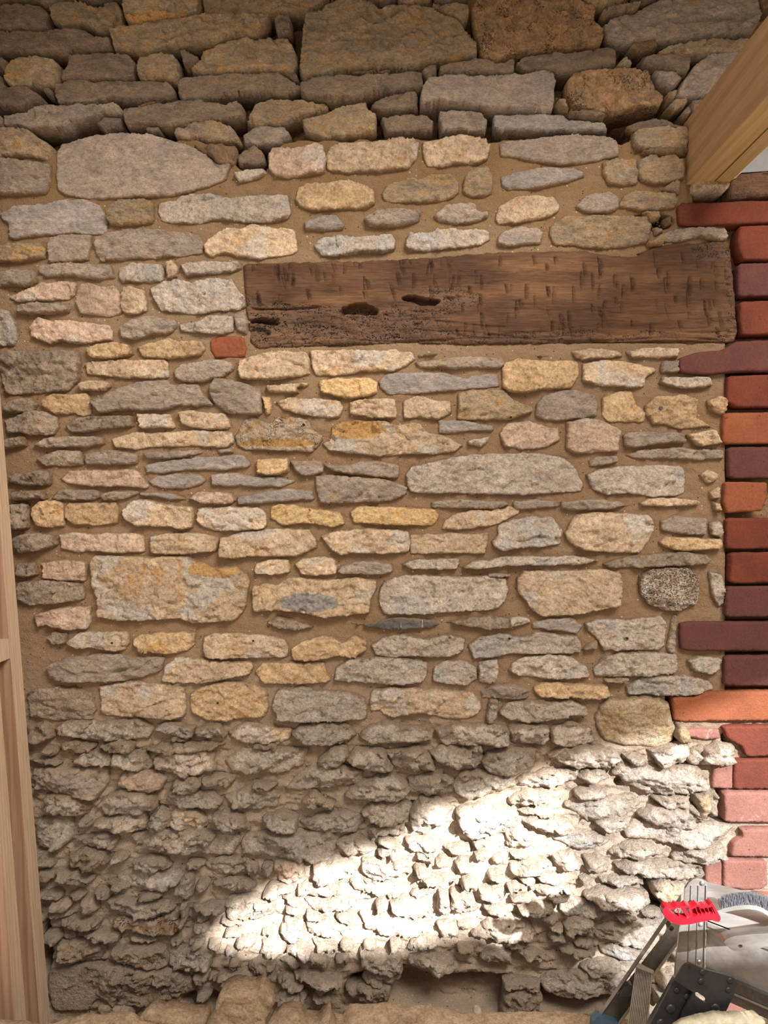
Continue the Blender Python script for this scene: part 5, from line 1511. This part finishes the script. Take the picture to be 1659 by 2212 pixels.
# sloping stile: a channel with web and two lips
bm = bmesh.new()
a0, a1 = R(1185, 240), R(1088, 640)
add_hexa(bm, [P(*R(1120, 440), .33), P(*R(1095, 660), .33), P(*R(640, 1290), .33), P(*R(470, 1290), .33),
              P(*R(1120, 440), .327), P(*R(1095, 660), .327), P(*R(640, 1290), .327), P(*R(470, 1290), .327)])
part('stile_web', bm, ALU_DULL)
bm = bmesh.new()
add_hexa(bm, [P(*R(1172, 250), .375), P(*R(1195, 262), .375), P(*R(478, 1290), .375), P(*R(455, 1290), .375),
              P(*R(1172, 250), .33), P(*R(1195, 262), .33), P(*R(490, 1290), .33), P(*R(467, 1290), .33)])
part('stile_lip', bm, ALU, label='upper lip catching the light')
bm = bmesh.new()
add_hexa(bm, [P(*R(1078, 650), .375), P(*R(1092, 655), .375), P(*R(632, 1290), .375), P(*R(616, 1290), .375),
              P(*R(1085, 650), .33), P(*R(1097, 655), .33), P(*R(640, 1290), .33), P(*R(626, 1290), .33)])
part('stile_lip', bm, ALU_DULL)
bm = bmesh.new(); add_disc(bm, P(*R(1042, 573), .331), .0035, 1, .0015); add_disc(bm, P(*R(735, 1000), .331), .004, 1, .0015); part('bolt_hole_disc', bm, BLACK, bevel=0)  # black discs drawn in place of the shade in the holes
bm = bmesh.new(); add_slab(bm, [R(705, 985), R(735, 945), R(790, 940), R(790, 1000), R(760, 1020), R(715, 1010)], .345, .012); part('rung_end', bm, ALU)
# blue foot
bm = bmesh.new(); add_slab(bm, [R(566, 1140), R(600, 1152), R(700, 1188), R(690, 1290), R(522, 1290), R(536, 1175)], .385, .014); part('foot_cap', bm, BLUE, label='dark blue plastic foot', bevel=.002)
# ribbed rung
bm = bmesh.new()
pa, pb, pc, pd = R(812, 818), R(920, 862), R(880, 1290), R(745, 1290)
n = 11
for i in range(n):
    u0 = i / n; u1 = (i + .62) / n
    q = lambda u, A, B: (A[0] + (B[0] - A[0]) * u, A[1] + (B[1] - A[1]) * u)
    t0, t1 = q(u0, pa, pb), q(u1, pa, pb); b0, b1 = q(u0, pd, pc), q(u1, pd, pc)
    add_hexa(bm, [P(*t0, .4), P(*t1, .4), P(*b1, .4), P(*b0, .4), P(*t0, .397), P(*t1, .397), P(*b1, .397), P(*b0, .397)])
add_hexa(bm, [P(*pa, .398), P(*pb, .398), P(*pc, .398), P(*pd, .398), P(*pa, .375), P(*pb, .375), P(*pc, .375), P(*pd, .375)])
part('rung', bm, ALU_DULL, bevel=0, label='ribbed aluminium tread')
bm = bmesh.new(); add_hexa(bm, [P(*R(828, 797), .41), P(*R(930, 845), .41), P(*R(922, 866), .41), P(*R(810, 822), .41), P(*R(836, 797), .37), P(*R(930, 845), .37), P(*R(922, 866), .37), P(*R(815, 822), .37)])
part('rung_cap', bm, ALU_DULL)
# corner post
bm = bmesh.new()
prof = [(1128, 320), (1150, 285), (1175, 262), (1205, 250), (1240, 262), (1268, 275), (1262, 560), (1252, 860), (1150, 880), (1062, 890), (1070, 760), (1100, 560), (1122, 420)]
add_slab(bm, [R(*q) for q in prof], .425, .004)
part('corner_post', bm, ALU, bevel=.0012)
for xa, xb, wd, hh in ((1215, 1200, 3, .0018), (1266, 1250, 4, .0025), (1172, 1150, 6, .002), (1098, 1070, 6, .003)):
    bm = bmesh.new(); yt = 300 if xa > 1110 else 560
    add_hexa(bm, [P(*R(xa - wd, yt), .425 + hh), P(*R(xa + wd, yt), .425 + hh), P(*R(xb + wd, 860), .425 + hh), P(*R(xb - wd, 860), .425 + hh),
                  P(*R(xa - wd, yt), .424), P(*R(xa + wd, yt), .424), P(*R(xb + wd, 860), .424), P(*R(xb - wd, 860), .424)])
    part('ridge', bm, ALU, bevel=.0012)
for x, y in ((1240, 285), (1230, 548), (1218, 790)):
    bm = bmesh.new(); add_disc(bm, P(*R(x, y), .427), .0034, 1, .0012); part('rivet', bm, ALU, bevel=0, smooth=True)
bm = bmesh.new()   # folded second post seen edge-on behind, with a brown lip
add_hexa(bm, [P(*R(1160, 250), .36), P(*R(1182, 240), .36), P(*R(1085, 420), .36), P(*R(1062, 425), .36), P(*R(1160, 250), .34), P(*R(1182, 240), .34), P(*R(1085, 420), .34), P(*R(1062, 425), .34)])
part('folded_edge', bm, plain('rusty_edge', (.22, .11, .08), .6, .4))
# deck beam running right and towards the viewer
zt = CZ - .618
def gp(px, py_, z=zt):   # point on the horizontal deck plane under photo pixel
    D = (CZ - z) / ((py_ - CY) * S / DIST)
    return Vector(((px - CX) * S / DIST * D, -(DIST - D), z))
A = gp(1524, 1904); Bq = gp(1790, 1968); Cq = gp(1526, 1990); Dq = gp(1790, 2090)
bm = bmesh.new(); th = Vector((0, 0, -.006))
add_hexa(bm, [A, Bq, Dq, Cq, A + th, Bq + th, Dq + th, Cq + th]); part('deck', bm, DECK, bevel=.001, label='sunlit top of the platform, spattered with paint')
dn = Vector((0, .003, -.070)); bk = (A - Cq).normalized() * .004
bm = bmesh.new(); add_hexa(bm, [Cq, Dq, Dq + dn, Cq + dn, Cq + bk, Dq + bk, Dq + dn + bk, Cq + dn + bk]); part('deck_apron', bm, DECK, bevel=.0008)
bm = bmesh.new()
g1 = Vector((0, -.001, 0))
add_beam(bm, Cq + g1 + Vector((0, 0, -.003)), Dq + g1 + Vector((0, 0, -.003)), Vector((0, 0, .0025)), Vector((0, .003, 0))); part('deck_edge_trim', bm, ALU_DULL, bevel=0)
d2 = Vector((0, .001, -.034))
bm = bmesh.new(); add_hexa(bm, [Cq + dn - bk * 2, Dq + dn - bk * 2, Dq + dn + d2 - bk * 2, Cq + dn + d2 - bk * 2, Cq + dn + bk * 3, Dq + dn + bk * 3, Dq + dn + d2 + bk * 3, Cq + dn + d2 + bk * 3])
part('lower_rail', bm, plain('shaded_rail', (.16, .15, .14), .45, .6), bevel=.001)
bm = bmesh.new(); add_beam(bm, Cq + dn - bk * 2.3 + Vector((0, 0, -.018)), Dq + dn - bk * 2.3 + Vector((0, 0, -.018)), Vector((0, 0, .0012)), Vector((0, .001, 0))); part('rail_groove', bm, ALU_DULL, bevel=0)
# black hinge plates
def plate(poly, holes, d, th, name='hinge_plate'):
    p2 = [Vector(q) for q in poly]; idx = 0; edges = []; pts = list(p2); n = len(p2)
    edges += [(i, (i + 1) % n) for i in range(n)]
    for h in holes:
        b = len(pts); pts += [Vector(q) for q in h]; m = len(h); edges += [(b + i, b + (i + 1) % m) for i in range(m)]
    r = delaunay_2d_cdt(pts, edges, [], 1, 1e-6)
    bm = bmesh.new()
    vf = [bm.verts.new(P(q.x, q.y, d)) for q in r[0]]; vb = [bm.verts.new(P(q.x, q.y, d) + Vector((0, th, 0))) for q in r[0]]
    ec = {}
    for f in r[2]:
        c = np.mean([[r[0][i].x, r[0][i].y] for i in f], axis=0)
        if any(inside(c[None], np.array(h))[0] for h in holes): continue
        bm.faces.new([vf[i] for i in f]); bm.faces.new([vb[i] for i in f][::-1])
        for a, b in zip(f, list(f[1:]) + [f[0]]): ec[(a, b)] = 1
    for a, b in ec:
        if (b, a) not in ec: bm.faces.new((vf[b], vf[a], vb[a], vb[b]))
    return bm
slot = [R(1193, 985), R(1205, 984), R(1245, 1010), R(1262, 1030), R(1262, 1045), R(1250, 1048), R(1225, 1032), R(1194, 1010)]
up = [R(1062, 908), R(1110, 825), R(1135, 803), R(1162, 797), R(1250, 838), R(1345, 862), R(1430, 888), R(1452, 902), R(1457, 925), R(1448, 985), R(1380, 1128), R(1290, 1290), R(1000, 1290), R(1080, 1180), R(1230, 1100), R(1290, 1062)]
upper = [R(1062, 908), R(1110, 825), R(1135, 803), R(1162, 797), R(1250, 838), R(1345, 862), R(1430, 888), R(1452, 902), R(1457, 925), R(1448, 985), R(1380, 1128), R(1300, 1290), R(1060, 1290), R(1110, 1120), R(1180, 985)]
lower = [R(1060, 905), R(1180, 975), R(1188, 1010), R(1290, 1070), R(1330, 1180), R(1280, 1330), R(820, 1330), R(905, 1190), R(1000, 1010), R(1040, 935)]
hc = P(1500, 2150, .53)
hinge = bpy.data.objects.new('hinge', None); COL.objects.link(hinge); hinge.parent = lad; hinge.location = hc - lad.location; hinge['label'] = 'black coated steel hinge'
bpy.context.view_layer.update()
part('hinge_plate', plate(upper, [slot], .532, .0035), BLACK, hinge, .0009)
part('hinge_plate', plate(lower, [slot], .524, .0035), BLACK, hinge, .0009)
for x, y, rr, dd in ((1238, 855, .0042, .532), (1228, 915, .0044, .532), (1415, 910, .0044, .532), (1405, 970, .0042, .532), (1320, 1085, .0062, .532), (1075, 972, .0044, .524), (1138, 1012, .0044, .524), (1035, 1090, .0064, .524), (970, 1182, .006, .524)):
    bm = bmesh.new(); add_disc(bm, P(*R(x, y), dd), rr, 1, .0016, dome=.5); part('rivet', bm, BLACK, hinge, 0, True)
bm = bmesh.new(); add_disc(bm, P(*R(1158, 824), .5325), .0022, 1, .0006, dome=.9); part('pin_hole_disc', bm, HOLE_SHADE, hinge, 0)  # black disc, the shade of the hole put into its colour
# rail behind the hinge
bm = bmesh.new(); add_hexa(bm, [P(*R(1045, 880), .50), P(*R(1068, 895), .50), P(*R(850, 1330), .50), P(*R(790, 1330), .50), P(*R(1050, 870), .45), P(*R(1075, 885), .45), P(*R(860, 1330), .45), P(*R(800, 1330), .45)])
part('lower_stile', bm, ALU)
# ribbon of metal strap with a rounded end
strap = [(1563, 2036), (1568, 2030), (1580, 2024), (1592, 2021), (1625, 2018), (1659, 2016), (1790, 2000), (1790, 2030), (1659, 2044), (1625, 2052), (1600, 2055), (1586, 2054), (1576, 2049)]
sh = [(1599 + 5 * math.cos(t), 2044 + 4 * math.sin(t)) for t in [i * math.pi / 5 for i in range(10)]]
bm = plate(strap, [sh], .53, .016); o = bm_obj('metal_strap', bm, ALU, None, .001); set_props(o, 'grey round-ended metal bar with a hole, lying across the front of the platform', 'metal bar')

# ---------------------------------------------------------------- wire brush on the deck
def Q(x, y): return (1400 + x / 6.405, 1880 + y / 6.405)
br = empty('wire_brush', P(1555, 1975, .43), 'wire brush with red plastic grip lying on the sunlit ladder platform', 'brush')
outer = [(205, 580), (212, 540), (232, 508), (262, 494), (300, 505), (350, 522), (400, 490), (450, 500), (500, 502), (530, 480), (570, 488), (605, 512), (640, 495), (680, 472), (715, 482), (750, 506), (790, 492), (840, 490), (862, 462), (885, 448), (910, 480), (960, 570), (998, 640), (1003, 680), (985, 712), (960, 714), (880, 690), (760, 710), (600, 745), (470, 757), (380, 742), (290, 700), (230, 640)]
inner = [(262, 520), (290, 530), (345, 548), (400, 520), (450, 525), (505, 530), (540, 508), (600, 540), (640, 525), (685, 500), (745, 530), (800, 520), (850, 515), (880, 500), (905, 545), (935, 600), (840, 600), (700, 622), (560, 660), (480, 663), (400, 640), (330, 595)]
def plate2(o_, i_, d, th): return plate([Q(*q) for q in o_], [[Q(*q) for q in i_]], d, th)
part('grip', plate2(outer, inner, .470, .013), RED, br, .0026, label='red plastic finger-grooved grip')
bm = bmesh.new(); add_slab(bm, [Q(540, 505), Q(680, 500), Q(885, 500), Q(938, 605), Q(700, 624), Q(600, 645)], .460, .004); part('grip_web', bm, RED, br, 0)
for (xa, ya, xb, yb, wd) in ((400, 525, 440, 645, 8), (470, 515, 570, 655, 26), (650, 505, 700, 622, 5), (700, 500, 752, 612, 5), (765, 512, 805, 605, 5), (820, 512, 852, 600, 5), (868, 505, 912, 600, 5)):
    bm = bmesh.new()
    add_hexa(bm, [P(*Q(xa - wd, ya), .468), P(*Q(xa + wd, ya), .468), P(*Q(xb + wd, yb), .468), P(*Q(xb - wd, yb), .468),
                  P(*Q(xa - wd, ya), .45), P(*Q(xa + wd, ya), .45), P(*Q(xb + wd, yb), .45), P(*Q(xb - wd, yb), .45)])
    part('grip_rib', bm, RED, br, .0004)
bar = [(940, 585), (1020, 560), (1100, 535), (1200, 515), (1300, 505), (1400, 500), (1500, 512), (1580, 540), (1659, 590), (1760, 680), (1900, 760)]
bm = bmesh.new()
for (p1, p2) in zip(bar, bar[1:]):
    add_hexa(bm, [P(*Q(p1[0], p1[1] - 22), .452), P(*Q(p2[0], p2[1] - 22), .452), P(*Q(p2[0], p2[1] + 38), .452), P(*Q(p1[0], p1[1] + 38), .452),
                  P(*Q(p1[0], p1[1] - 30), .43), P(*Q(p2[0], p2[1] - 30), .43), P(*Q(p2[0], p2[1] + 25), .43), P(*Q(p1[0], p1[1] + 25), .43)])
part('brush_back', bm, ALU, br, 0, label='curved silver metal back')
bm = bmesh.new(); r4 = random.Random(9)
for i in range(2400):
    x = r4.uniform(1000, 1850); yb = np.interp(x, [q[0] for q in bar], [q[1] for q in bar]) - 25
    h = r4.uniform(95, 185) * (1 if x > 1050 else .85)
    d = r4.uniform(.43, .452); a = P(*Q(x, yb), d); b = P(*Q(x + r4.gauss(0, 26), yb - h), d + r4.uniform(-.006, .006))
    t = .00026; s1 = Vector((t, 0, 0)); s2 = Vector((-t * .5, t, 0)); s3 = Vector((-t * .5, -t, 0))
    va = [bm.verts.new(a + q) for q in (s1, s2, s3)]; vb = [bm.verts.new(b + q) for q in (s1, s2, s3)]
    for k in range(3): bm.faces.new((va[k], va[(k + 1) % 3], vb[(k + 1) % 3], vb[k]))
o = part('bristles', bm, WIRE, br, 0); o['kind'] = 'stuff'; o['label'] = 'steel wire bristles'

# loose brick with mortar in front of the hinge
def height_b(X, Z, d, dmax):
    t = np.clip(d / .003, 0, 1); return t * (.006 + .0008 * fbm(X * 60, Z * 60, 400, 3))
lb = empty('loose_brick', P(1560, 2212, .5), 'pale pink brick capped with cream mortar at the bottom right edge', 'brick')
v, f = solid([(1440, 2340), (1462, 2226), (1500, 2210), (1560, 2207), (1650, 2208), (1655, 2340)],   .56, -.545, .004, .001, height_b, 1, 401, .06)
o = new_obj('brick_body', v, f, BM['pink'], lb); o.location = -lb.location
v, f = solid([(1452, 2232), (1480, 2216), (1515, 2206), (1560, 2200), (1600, 2203), (1640, 2200), (1655, 2205), (1655, 2219), (1600, 2214), (1540, 2214), (1490, 2220)], .562, -.545, .003, .0015, height_b, 1, 402, .1)
o = new_obj('mortar_cap', v, f, plain('cream_mortar', (.72, .66, .50), .95, 0, .1, None, 120, .2, .5), lb); o.location = -lb.location
